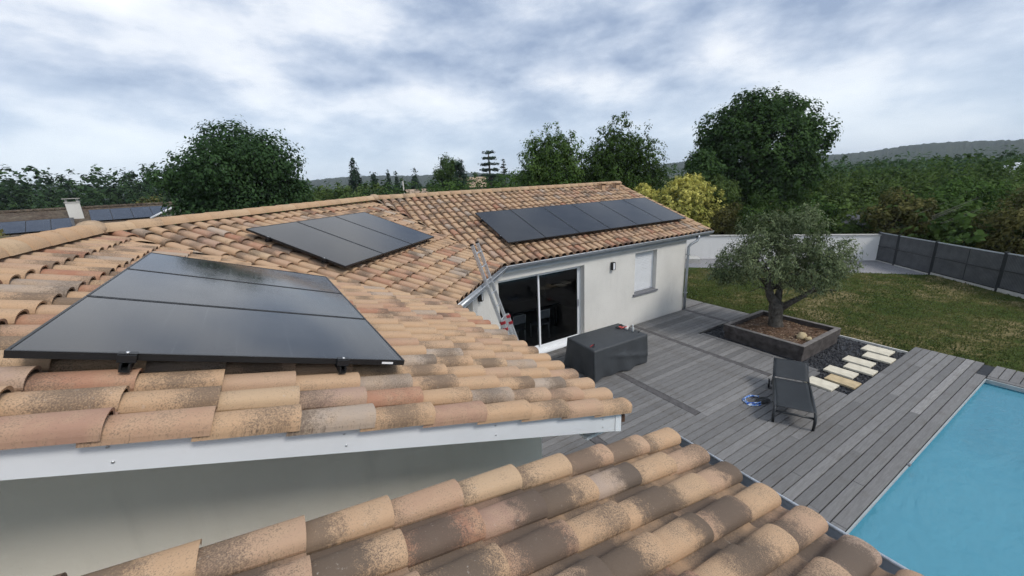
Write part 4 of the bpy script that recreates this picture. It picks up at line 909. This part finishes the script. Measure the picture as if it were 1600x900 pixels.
def round_lobes(w, z0, z1, n, seed, irr=.25, spread=.62):
    r_ = random.Random(seed); L = []; zc_ = (z0+z1)/2; rz = (z1-z0)/2; R0 = w/2
    for i in range(n):
        a = 6.283*i/n*2.4+r_.uniform(-.4, .4); q = (i+.5)/n; z = z0+rz*2*(.12+.74*q); f = math.sqrt(max(.08, 1-((z-zc_)/rz)**2)); d = R0*spread*f*r_.uniform(.55, 1.05); s_ = R0*(.30+irr*r_.random())
        L.append(((math.cos(a)*d, math.sin(a)*d, z), (s_, s_, s_*r_.uniform(.7, 1.0))))
    L.append(((0, 0, zc_), (R0*.72, R0*.72, rz*.78))); return L
def dome_lobes(w, z0, z1, n, seed, r):
    r_ = random.Random(seed); R0 = w/2; rz = (z1-z0)/2; zc_ = (z0+z1)/2; L = [((0, 0, zc_), (R0*.84, R0*.84, rz*.86))]
    for i in range(n):
        t = (i+.5)/n; zz_ = 1-1.75*t; a = i*2.39996; q = math.sqrt(max(0, 1-zz_*zz_)); k = r_.uniform(.80, .92); s_ = r*r_.uniform(.75, 1.2)
        L.append(((math.cos(a)*q*(R0-s_*.6)*k*1.05, math.sin(a)*q*(R0-s_*.6)*k*1.05, zc_+zz_*(rz-s_*.5)*k*1.06), (s_, s_, s_*.8)))
    return L
# olive
ol = thing('olive_tree', 'gnarled olive tree with silver green crown growing in the sleeper planter', 'tree', (11.36, 5.02, .30))
bm = bmesh.new()
tube(bm, [(0, 0, -.12), (-.02, .01, .02), (-.03, .03, .22), (-.05, .04, .5), (-.04, .05, .68)], [.24, .185, .165, .175, .16], 12)
tube(bm, [(-.04, .05, .6), (-.14, .18, .85), (-.17, .25, 1.1), (-.1, .3, 1.5)], [.14, .105, .085, .05], 9); tube(bm, [(0, -.02, .48), (.10, -.25, .72), (.20, -.50, .95), (.28, -.7, 1.25)], [.10, .075, .06, .035], 9); tube(bm, [(-.03, .05, .6), (.15, .10, .95), (.25, .12, 1.35), (.2, .1, 1.8)], [.12, .08, .06, .03], 8)
for k in range(34):
    s_ = random.choice([(-.15, .22, 1.0), (-.1, .3, 1.45), (.2, -.5, .95), (.27, -.68, 1.2), (.2, .11, 1.3), (.15, .1, 1.0)]); a = random.uniform(0, 6.28); d = random.uniform(.5, 1.25); e_ = (s_[0]*.6+math.cos(a)*d, s_[1]*.6+math.sin(a)*d, s_[2]+random.uniform(.0, .9)); tube(bm, [s_, ((s_[0]+e_[0])/2, (s_[1]+e_[1])/2, (s_[2]+e_[2])/2+.12), e_], [.03, .018, .006], 5)
o = bm_obj('trunk', bm, MT['olive_bark'], ol, True)
# view-aligned-free lobes: crown about 3.9 m wide, 2.3 m high
right2 = Vector((rt.x, rt.y, 0)).normalized(); back2 = Vector((fw.x, fw.y, 0)).normalized()
OL = []
for (a, b, z, r_, rz) in ((-1.25, .1, 1.5, .60, .42), (-.75, -.3, 1.75, .75, .6), (-.35, .4, 2.2, .72, .52), (.25, 0, 2.25, .72, .55), (.75, -.4, 1.75, .72, .55), (1.25, .1, 1.48, .60, .40), (1.55, .3, 1.35, .40, .26), (.1, -.7, 1.6, .75, .6), (0, .8, 1.7, .8, .6), (-1.55, .2, 1.3, .36, .2), (.9, .7, 1.5, .6, .5), (-.8, .8, 1.55, .6, .5), (.95, -.2, 1.1, .42, .22), (.42, -.15, 2.62, .22, .25)):
    p = right2*a+back2*b; OL.append(((p.x, p.y, .85+(z-.85)*1.24), (r_*.95, r_*.95, rz*1.1)))
Pp, Nn, cr = lobe_points(OL, 32000, .11, 18, .5); n = len(Pp)
leaves('crown', Pp, Nn,   .078*rng.uniform(.7, 1.4, n), .32, LEAF['olive'], ol, np.clip(.5*cr+.5*rng.random(n), 0, 1), upward=(0, 0, .8))

# ------------------------------------------------------------------ garden wall and fence
WA, WB = Vector((17.6, 15.4, 0)), Vector((24.9, 7.06, 0)); d = (WB-WA); L = d.length; rz = math.atan2(d.y, d.x)
gw = thing('garden_wall', 'long white rendered garden wall with grey coping behind the lawn', 'wall', (WA.x, WA.y, 0), rotz=rz)
box_obj('wall_body', (0, L, -.1, .1, -.2, 1.14), render_mat('bright white render', (.82, .81, .78), .05), gw); box_obj('coping', (-.02, L+.02, -.14, .14, 1.142, 1.19), MT['concrete'], gw)
st = tag(box_obj('low_step', (-.55, .55, -.4, .4, -.2, .14), MT['concrete'], loc=(18.6, 12.9, 0)), 'low concrete block at the foot of the white garden wall', 'block'); st.rotation_euler.z = rz
posts = [(24.88, 7.04), (24.13, 6.13), (22.93, 4.66), (21.25, 2.61), (19.4, .36), (17.55, -1.9), (15.7, -4.15)]
fe = thing('fence', 'anthracite panel fence with slatted infill and dark posts along the lawn', 'fence', (24.88, 7.04, 0))
def fmat():
    m = M('anthracite slat infill', .6, .35); v = m.coord('Object'); w = m.nd('ShaderNodeTexWave'); w.inputs['Scale'].default_value = 7.; m.put(w.inputs['Vector'], v); n_ = m.noise(v, 3, 4); f2 = m.noise(v, 60, 2)
    m.col(m.mix(m.math('MULTIPLY', m.mr(w.outputs['Fac'], .3, .8), .55), m.mix(m.mr(n_, .3, .7), (.075, .08, .085), (.12, .125, .13)), (.03, .032, .036))); m.bump(w.outputs['Fac'], .5, .01); return m.m
FM = fmat(); fo = Vector((24.88, 7.04, 0))
for i, (x, y) in enumerate(posts):
    hgt_ = 1.28+(.02 if i < 3 else .05)
    box_obj('post', (-.05, .05, -.05, .05, -.2, hgt_+.02), MT['frame_dk'], fe, .004, loc=(x-fo.x, y-fo.y, 0))
    if i == len(posts)-1: break
    x2, y2 = posts[i+1]; d = Vector((x2-x, y2-y, 0)); L = d.length; a = math.atan2(d.y, d.x); loc = (x-fo.x, y-fo.y, 0); z0 = -.03 if i < 2 else (.04 if i == 2 else .09)
    pn = box_obj('panel', (.04, L-.04, -.012, .012, z0, hgt_-.05), FM, fe, loc=loc); pn.rotation_euler.z = a
    for zz_ in (hgt_-.045, (hgt_+z0)/2-.01, z0-.002):
        r_ = box_obj('rail', (.051, L-.051, -.03, .03, zz_, zz_+.035), MT['zinc'] if zz_ > 1 else MT['frame_dk'], pn)
    if i in (2, 4): box_obj('stile', (L*.52, L*.52+.03, -.019, .019, z0+.04, hgt_-.06), MT['frame_dk'], pn)
    pb = box_obj('plinth_board', (.0, L, -.03, .03, -.2, z0-.006), MT['concrete'], fe, loc=loc); pb.rotation_euler.z = a
# ------------------------------------------------------------------ trees and shrubs beyond the garden
def pol(az, D): return (math.cos(R(az))*D, math.sin(R(az))*D)
tree('oak_tree', 'big dark spreading tree on the left behind the ridge and neighbour house', 'tree', (-1.4, 26.0), round_lobes(6.5, 1.6, 8.2, 17, 3, .2, .68)+[((.2, 0, 7.2), (.9, .9, .9)), ((-2.6, 0, 5.7), (.9, .9, .6)), ((2.6, .3, 5.0), (.9, .9, .5))], 50000, .17, LEAF['deep'], .34, 22, .6, .5, .3, upward=(0, 0, .9))
tree('yellow_shrub', 'small yellow green shrub left of the big dark tree', 'shrub', (-7.6, 38.6), round_lobes(2.2, .3, 5.3, 6, 4), 5000, .2, LEAF['scrubpale'], .3, 20, .6, .4, .1)
tree('shrub', 'pale bush at the left picture edge beside the neighbour house', 'shrub', (-6.4, 14.6), round_lobes(1.9, .2, 4.55, 6, 9), 7000, .12, LEAF['scrubpale'], .2, 20, .5, .4, .08)
def spire(w, z0, z1, n=9, pw=1.):
    return [((0, 0, z0+(z1-z0)*(i+.5)/n), (max(.12, w/2*(1-(i+.3)/n)**pw), max(.12, w/2*(1-(i+.3)/n)**pw), (z1-z0)/n*.85)) for i in range(n)]
tree('conifer', 'dark pointed conifer standing alone right of the big left tree', 'conifer', (10.6, 59.1), spire(3.0, .5, 8.7, 10, .75), 9000, .32, LEAF['conifer'], .35, 18, .5, .5, .15)
tree('conifer', 'small spruce just right of the tall pointed conifer', 'conifer', (16.3, 73.2), spire(3.0, .5, 7.6, 7, .8), 4000, .4, LEAF['conifer'], .4, 16, .5, .4, .15)
tree('cypress', 'left one of two thin cypress spires on the skyline', 'cypress', (14.9, 58.1), spire(.9, .5, 7.1, 6, .4), 2500, .25, LEAF['conifer'], .2, 16, .4, .5, .08, group='thin cypress spires')
tree('cypress', 'right one of two thin cypress spires on the skyline', 'cypress', (16.5, 59.8), spire(.9, .5, 7.1, 6, .4), 2500, .25, LEAF['conifer'], .2, 16, .4, .5, .08, group='thin cypress spires')
tree('conifer', 'small pointed spruce left of the feathery tree', 'conifer', (21.5, 66.6), spire(2.8, .5, 7.9, 8, .85), 4500, .36, LEAF['conifer'], .35, 16, .5, .4, .15)
tree('feathery_tree', 'loose feathery grey green tree left of the tiered cedar', 'tree', (21.0, 50.8), round_lobes(4.2, 1.5, 8.9, 11, 21, .15, .7), 9000, .28, LEAF['hornbeam2'], .4, 18, .5, .4, .2, upward=(0, 0, .6))
tree('cypress', 'broad dark cypress in front of the feathery tree', 'cypress', (20.4, 45.7), spire(2.6, .3, 7.3, 8, .35), 8000, .24, LEAF['conifer'], .3, 18, .5, .5, .15)
ced = []
for i in range(8):
    z = 3.2+6.6*i/7.5; w_ = 2.9*(1-.82*i/8)
    for k in range(4): a = k*1.57+i*.8; ced.append(((math.cos(a)*w_*.55, math.sin(a)*w_*.55, z), (w_*.5, w_*.5, .22)))
tree('cedar', 'tiered dark cedar with flat branches on the skyline', 'cedar', (30.7, 57.3), ced, 9000, .3, LEAF['conifer'], .3, 18, .5, .3, .2, th=9.6, flat=.4)
ced2 = [((math.cos(k*2.1)*.5*(1-k/9), math.sin(k*2.1)*.5*(1-k/9), 5.6+k*.4), (.6*(1-k/10), .6*(1-k/10), .12)) for k in range(8)]
tree('cedar', 'thin sparse conifer top right behind the tiered cedar', 'cedar', (35.2, 60.5), ced2, 900, .28, LEAF['conifer'], .2, 12, .4, .3, .1, th=8.7, flat=.4)
def fast(w, z0, z1, n, seed):
    r_ = random.Random(seed); L = []
    for i in range(n):
        a = i*2.4; q = (i+.5)/n; d = w*.5*.72*math.sqrt(q)*r_.uniform(.75, 1.0); top = z0+(z1-z0)*(1-.30*(d/(w*.5))**1.8)*r_.uniform(.92, 1.0); hh_ = (top-z0)
        L.append(((math.cos(a)*d, math.sin(a)*d, top-hh_*.42), (w*.15, w*.15, hh_*.42)))
    L.append(((0, 0, (z0+z1)*.42), (w*.36, w*.36, (z1-z0)*.38))); return L
tree('hornbeam', 'light green upright bushy tree behind the far roof, left of its darker twin', 'tree', (18.1, 24.1), fast(6.6, .4, 8.8, 30, 5), 34000, .20, LEAF['hornbeam'], .26, 20, .5, .45, .2, upward=(0, 0, 1.3))
tree('hornbeam', 'darker olive green upright tree behind the far roof ridge end', 'tree', (23.0, 22.2), fast(8.0, .4, 8.6, 34, 6)+[((0, 0, 7.9), (.9, .9, 1.3)), ((-.8, .6, 7.5), (.7, .7, 1.1))], 44000, .20, LEAF['hornbeam2'], .26, 20, .5, .45, .2, upward=(0, 0, 1.3))
tree('oak_tree', 'largest round dark tree on the right, towering over the garden', 'tree', (32.2, 17.2), dome_lobes(9.3, .8, 10.4, 60, 12, 1.15), 64000, .21, LEAF['dark'], .34, 20, .65, .7, .4)
tree('dark_tree', 'low dark round tree at the left foot of the largest tree', 'tree', (25.2, 16.6), round_lobes(3.6, .4, 6.4, 8, 14), 12000, .2, LEAF['dark'], .3, 20, .6, .5, .15)
tree('variegated_shrub', 'round bright yellow variegated shrub behind the far gable', 'shrub', (22.0, 15.75), [((0, 0, 2.2), (1.75, 1.75, 2.2)), ((.5, .3, 2.9), (1.3, 1.3, 1.6)), ((-.6, -.2, 2.8), (1.2, 1.2, 1.6)), ((.1, -.4, 3.2), (1.1, 1.1, 1.35)), ((.9, -.7, 2.0), (.9, .9, 1.3)), ((-.9, .8, 2.0), (.9, .9, 1.3)), ((.9, -1.1, 1.9), (.7, .7, 1.2)), ((-1.2, 1.4, 2.6), (.9, .9, 1.3)), ((1.0, -1.2, 2.7), (.8, .8, 1.1))], 25000, .13, LEAF['yellow'], .13, 14, .65, .82, .08)
tree('variegated_shrub', 'smaller yellow variegated shrub beside the ridge end of the far roof', 'shrub', (20.7, 17.9), round_lobes(2.6, .1, 4.35, 9, 16, .15, .6), 11000, .13, LEAF['yellow'], .12, 16, .65, .7, .08)
tree('shrub', 'bright green soft shrub right behind the yellow variegated one', 'shrub', (24.0, 14.75), round_lobes(3.3, .1, 4.8, 9, 17), 12000, .16, LEAF['bright'], .2, 18, .4, .5, .1, upward=(0, 0, .9))
tree('shrub', 'low pale flowering shrub at the right foot of the yellow one', 'shrub', (23.2, 13.9), round_lobes(2.2, .1, 3.0, 6, 18), 6000, .11, LEAF['scrubpale'], .16, 16, .5, .5, .07)
tree('shrub', 'grey green bush behind the white wall above the olive tree', 'shrub', (24.3, 12.2), round_lobes(3.3, .1, 3.2, 8, 19), 9000, .13, LEAF['hornbeam2'], .2, 18, .45, .5, .1)
tree('shrub', 'mid green rounded bush right of the largest tree', 'shrub', (26.0, 10.4), round_lobes(2.9, .1, 3.25, 8, 20), 10000, .14, LEAF['mid'], .2, 18, .5, .5, .1)
tree('yellowing_tree', 'yellow spotted loose tree leaning over the dark fence corner', 'tree', (26.6, 6.9), round_lobes(3.0, .3, 3.4, 9, 23, .2, .7), 9000, .15, LEAF['scrubpale'], .2, 14, .6, .45, .1)
tree('shrub', 'dark bush by the small shed behind the white wall end', 'shrub', (26.4, 8.9), round_lobes(2.0, .1, 1.75, 6, 24), 6000, .13, LEAF['scrub'], .18, 18, .5, .5, .07)
tree('shrub', 'pale tangled bush behind the fence at the right picture edge', 'shrub', (26.2, 3.0), round_lobes(3.2, .1, 3.5, 8, 25), 10000, .14, LEAF['scrubpale'], .22, 18, .4, .5, .1)
tree('shrub', 'tall mid green bush behind the second fence panel', 'shrub', (29.6, 5.6), round_lobes(3.6, .1, 4.2, 8, 26), 11000, .16, LEAF['mid'], .24, 18, .5, .5, .1)
def mass(name, label, specs, n, leaf, mat, clump, per=18, aspect=.6):
    L = []
    for az0, az1, D0_, D1_, zt0, zt1, cnt, w_ in specs:
        for i in range(cnt):
            az = az0+(az1-az0)*(i+random.uniform(.1, .9))/cnt; D_ = random.uniform(D0_, D1_); x, y = pol(az, D_); zt = (zt0+(zt1-zt0)*(az-az0)/(az1-az0))*random.uniform(.90, 1.0); rr = w_*random.uniform(.7, 1.3)
            L.append(((x, y, zt*.5), (rr, rr, zt*.5)))
            L.append(((x+random.uniform(-.6, .6)*rr, y+random.uniform(-.6, .6)*rr, zt*.36), (rr*.8, rr*.8, zt*.4)))
    Pp, Nn, cr = lobe_points(L, n, clump, per, .6); n = len(Pp); Pp[:, 2] = np.maximum(Pp[:, 2], -.1)
    o = leaves(name, Pp, Nn, leaf*rng.uniform(.6, 1.35, n), aspect, mat, None, np.clip(.6*cr+.4*rng.random(n), 0, 1)); return stuff(o, label, 'trees')
mass('forest', 'dark wood closing the view on the left', [(96, 128, 82, 112, 10.4, 10.4, 80, 4.2), (86, 97, 75, 100, 8, 10.5, 22, 3.4)], 72000, .56, LEAF['forest'], .55)
mass('hedge', 'bright green hedge trees in the middle distance', [(77, 92, 40, 52, 5.3, 5.5, 32, 1.8)], 20000, .3, LEAF['bright'], .35)
mass('dark_bushes', 'dark bushy trees along the middle skyline', [(64, 86, 50, 75, 5.6, 5.8, 56, 2.2), (36, 67, 55, 90, 6.0, 6.6, 40, 3.0)], 34000, .42, LEAF['dark'], .5)
mass('green_bushes', 'mid green bushes left of the upright trees', [(57, 70, 34, 44, 5.9, 5.0, 22, 1.4)], 15000, .24, LEAF['mid'], .3)
mass('thicket', 'tangled dark thicket behind the fence', [(6, 24, 36, 55, 4.2, 4.0, 34, 2.2), (2, 22, 27, 36, 3.1, 2.8, 30, 1.3)], 46000, .24, LEAF['scrub'], .34)
mass('olive_scrub', 'olive green scrub within the thicket', [(3, 26, 40, 75, 5.3, 4.6, 34, 2.4), (-2, 12, 25, 32, 3.3, 3.0, 14, 1.2)], 30000, .28, LEAF['hornbeam2'], .36)
mass('woodland', 'deep green wood stretching to the far hills on the right', [(-10, 34, 80, 240, 5.8, 5.8, 110, 6)], 46000, .6, LEAF['deep'], .8)
mass('distant_wood', 'distant wood filling the plain below the hills', [(60, 100, 110, 320, 5.5, 6, 120, 7)], 24000, 1.2, LEAF['forest'], 1.4)
# bare leaning stems in the thicket
bm = bmesh.new()
for k in range(9):
    x, y = pol(random.uniform(11.2, 13.5), random.uniform(25.0, 25.8)); z = random.uniform(1.8, 2.2); ln_ = random.uniform(.8, 1.5); tube(bm, [(x, y, z), (x-.25*ln_, y-.85*ln_, z+.55*ln_)], [.008, .004], 4)
stuff(bm_obj('dry_stems', bm, plain('dry grass stems', (.32, .30, .25), .9)), 'bundle of dry pale stems leaning in the thicket', 'stems')
# ------------------------------------------------------------------ hills
def hills(name, az0, az1, D, h0, h1, seed):
    r_ = random.Random(seed); n_ = 420; V = []; Fc = []
    for i in range(n_+1):
        az = az0+(az1-az0)*i/n_; q = i/n_; h = h0+(h1-h0)*q; h *= 1+.10*math.sin(q*17+seed)+.07*math.sin(q*41+seed*2); h += r_.uniform(-1.3, 1.3)
        for dd, zz_ in ((-420, -2), (-260, h*.35), (-120, h*.72+r_.uniform(-1, 1)), (0, h), (220, h*.7), (500, -2)): x, y = pol(az, D+dd); V.append((x, y, zz_))
    for i in range(n_):
        for k in range(5): a = i*6+k; Fc.append((a, a+6, a+7, a+1))
    return struct(mesh_obj(name, V, Fc, HM))
m = M('wooded hill', .95, .05); v_ = m.coord('Object'); a_ = m.noise(v_, .03, 6, .7); b_ = m.noise(v_, .12, 4, .7)
m.col(m.mix(m.mr(b_, .35, .7), m.ramp(a_, [(.35, (.020, .032, .016)), (.65, (.06, .075, .032))]), (.018, .030, .015))); m.bump(b_, 1., 6.); HM = m.m
hills('hills', 40, 140, 1250, 33, 46, 2); hills('hills', -25, 44, 1200, 40, 30, 5)
# ------------------------------------------------------------------ neighbouring buildings
A0 = Vector((-12.28, 33.84, 0)); ne = Vector((.967, .254, 0)); ndn = Vector((.254, -.967, 0)); NS = .33; NZR = 4.2
def nb(a, b, dz=0): p = A0+ne*a+ndn*b; return Vector((p.x, p.y, NZR-NS*b+dz))
nbh = thing('neighbour_house', 'low neighbouring house with dark weathered tile roof and white chimney', 'house')
old = M('old dark tiles', .95, .1); v_ = old.coord('Object'); q_ = old.noise(v_, 9, 5, .7); w_ = old.noise(v_, 1.3, 4); old.col(old.mix(old.mr(w_, .35, .7), old.ramp(q_, [(.35, (.045, .036, .03)), (.65, (.14, .105, .08))]), old.ramp(q_, [(.35, (.06, .05, .04)), (.65, (.19, .16, .12))]))); old.bump(q_, .8, .03)
prism('roof', [nb(-2.6, 0)-Vector((0, 0, 0)), nb(7.0, 0), nb(7.0, 3.6), nb(-4.8, 3.6)], 0, .12, old.m, nbh)
pb_ = lambda a, b: Vector((*(A0+ne*a-ndn*b).xy, NZR-NS*b)); prism('roof', [pb_(7., 0.02), pb_(-2.6, .02), pb_(-4.8, 3.6), pb_(7., 3.6)], 0, .12, old.m, nbh)
for i in range(24):
    p, q = nb(-2.6+.4*i, 0, .03), nb(-2.6+.4*i+.42, 0, .03); o = tube_obj('ridge_tile', [p, q], [.11, .095], old.m, nbh, 8)
wp = [nb(-4.3, 3.2), nb(6.6, 3.2)]; bm = bmesh.new(); a_ = math.atan2(ne.y, ne.x); M4 = Matrix.Translation((*nb(-4.3, 3.2).xy, 0)) @ Matrix.Rotation(a_, 4, 'Z'); box(bm, 0, 10.9, 0, 6.4, -.2, 2.95, mat=M4); bm_obj('wall', bm, MT['wall'], nbh)
# cross gable on the right
ctr = Vector((-5.4, 33.05, 0)); hw_ = ne*1.15; back_ = -ndn*3.0
l_, r_, t_ = Vector((*(ctr-hw_).xy, 3.36)), Vector((*(ctr+hw_).xy, 3.36)), Vector((*ctr.xy, 3.92))
bm = bmesh.new(); vv = [bm.verts.new(p) for p in (l_, r_, t_, l_+Vector((0, 0, -3.3)), r_+Vector((0, 0, -3.3)))]; bm.faces.new((vv[3], vv[4], vv[1], vv[2], vv[0])); bm_obj('gable_wall', bm, MT['wall'], nbh)
for s0, s1 in ((l_, t_), (t_, r_)):
    d = (s1-s0).normalized(); sl = [s0+ndn*.25+Vector((0, 0, .05)), s1+ndn*.25+Vector((0, 0, .05)), s1+back_+Vector((0, 0, .05)), s0+back_+Vector((0, 0, .05))]; prism('gable_roof', sl, 0, .08, old.m, nbh); tube_obj('verge_trim', [sl[0], sl[1]], .07, MT['soffit'], nbh, 6)
chp = nb(2.22, 1.4); ch = bpy.data.objects.new('chimney', None); link(ch, nbh); ch.location = chp; ch.rotation_euler.z = a_
box_obj('chimney_stack', (-.29, .29, -.26, .26, -.3, .82), MT['wall'], ch); box_obj('chimney_crown', (-.32, .32, -.29, .29, .82, .88), MT['concrete'], ch); box_obj('chimney_cap', (-.36, .36, -.33, .33, 1.04, 1.08), MT['concrete'], ch)
for x in (-.22, .22): box_obj('cap_pillar', (x-.05, x+.05, -.2, .2, .88, 1.04), MT['concrete'], ch)
for b_, lb in ((0, 'lower left'), (1, 'upper right')):
    o0, cnt, w_, l_2 = ((-1.5, 3.35), 4, .90, 1.75) if b_ == 0 else ((2.75, 2.45), 4, .92, 1.95)
    for i in range(cnt):
        p = nb(o0[0]+w_*i, o0[1], .10); ed = (nb(0, -1)-nb(0, 0)).normalized()
        solar_panel(p, ne, ed, w_, l_2, ('leftmost', 'second', 'third', 'rightmost')[i]+' bluish panel of the '+lb+' array on the neighbour roof', 'panels on the neighbour roof', MT['pv_blue'], MT['rail'])
def small_house(label, az, D, w, dp, hw_, hr, roofc, name='house'):
    x, y = pol(az, D); t = thing(name, label, 'house', (x, y, -.16), rotz=R(az)-math.pi/2)
    box_obj('wall', (-w/2, w/2, -dp/2, dp/2, 0, hw_), plain('beige render', (.48, .41, .32), .9), t)
    bm = bmesh.new(); V = [bm.verts.new(p) for p in ((-w/2-.3, -dp/2-.3, hw_-.05), (w/2+.3, -dp/2-.3, hw_-.05), (w/2+.3, dp/2+.3, hw_-.05), (-w/2-.3, dp/2+.3, hw_-.05), (-w/2-.3, 0, hr), (w/2+.3, 0, hr))]
    for f in ((0, 1, 5, 4), (2, 3, 4, 5), (1, 2, 5), (3, 0, 4), (0, 3, 2, 1)): bm.faces.new([V[i] for i in f])
    bm_obj('roof', bm, plain('far roof', roofc, .9, var=.2, scale=3), t)
    for k in (-.25, .25): box_obj('window', (w*k-.5, w*k+.5, -dp/2-.02, -dp/2-.001, 1.0, 2.1), MT['frame_dk'], t)
small_house('tiny beige house between dark trees left of the feathery tree', 71.7, 60, 3.6, 6, 3.4, 4.35, (.40, .30, .22)); small_house('tiny beige house front right of the feathery tree', 64.5, 58, 3.6, 6, 4.3, 5.6, (.42, .31, .22))
x, y = pol(7.4, 75); wb = thing('white_dome_building', 'white domed building at the right picture edge beyond the woods', 'building', (x, y, 0)); bm = bmesh.new(); bmesh.ops.create_uvsphere(bm, u_segments=28, v_segments=14, radius=1)
for v in bm.verts: v.co = Vector((v.co.x*1.9, v.co.y*1.9, max(v.co.z, 0)*.9+3.0))
bm_obj('roof', bm, MT['soffit'], wb, True); tube_obj('wall', [(0, 0, -.2), (0, 0, 3.02)], 1.92, MT['wall'], wb, 28)
x, y = pol(17.0, 29.5); shd = thing('shed', 'small grey garden shed roof peeking out of the bushes', 'shed', (x, y, -.16), rotz=R(17+60))
box_obj('wall', (-.8, .8, -.8, .8, 0, 1.55), MT['sill'], shd)
for s_ in (-1, 1): prism('roof', [(-.95, 0, 2.0), (.95, 0, 2.0), (.95, s_*.95, 1.5), (-.95, s_*.95, 1.5)], 0, .04, MT['sill'], shd)
x, y = pol(73.8, 55); tube_obj('utility_pole', [(x, y, -.16), (x, y, 5.7)], [.11, .08], MT['concrete'], None, 8); tag(bpy.data.objects['utility_pole'], 'pale utility pole standing before the thin cypresses', 'pole')

# ------------------------------------------------------------------ haze
hb = box_obj('haze', (-2150, 2150, -2150, 2150, -4, 62), None); hb.data.materials.clear()
hm = bpy.data.materials.new('thin haze'); hm.use_nodes = True; t_ = hm.node_tree; t_.nodes.clear(); pv_ = t_.nodes.new('ShaderNodeVolumePrincipled'); pv_.inputs['Color'].default_value = (.80, .88, 1, 1); pv_.inputs['Density'].default_value = .00026; oo = t_.nodes.new('ShaderNodeOutputMaterial'); t_.links.new(pv_.outputs[0], oo.inputs['Volume']); hb.data.materials.append(hm); hb['kind'] = 'stuff'; hb['label'] = 'thin summer haze over the countryside'; hb['category'] = 'haze'
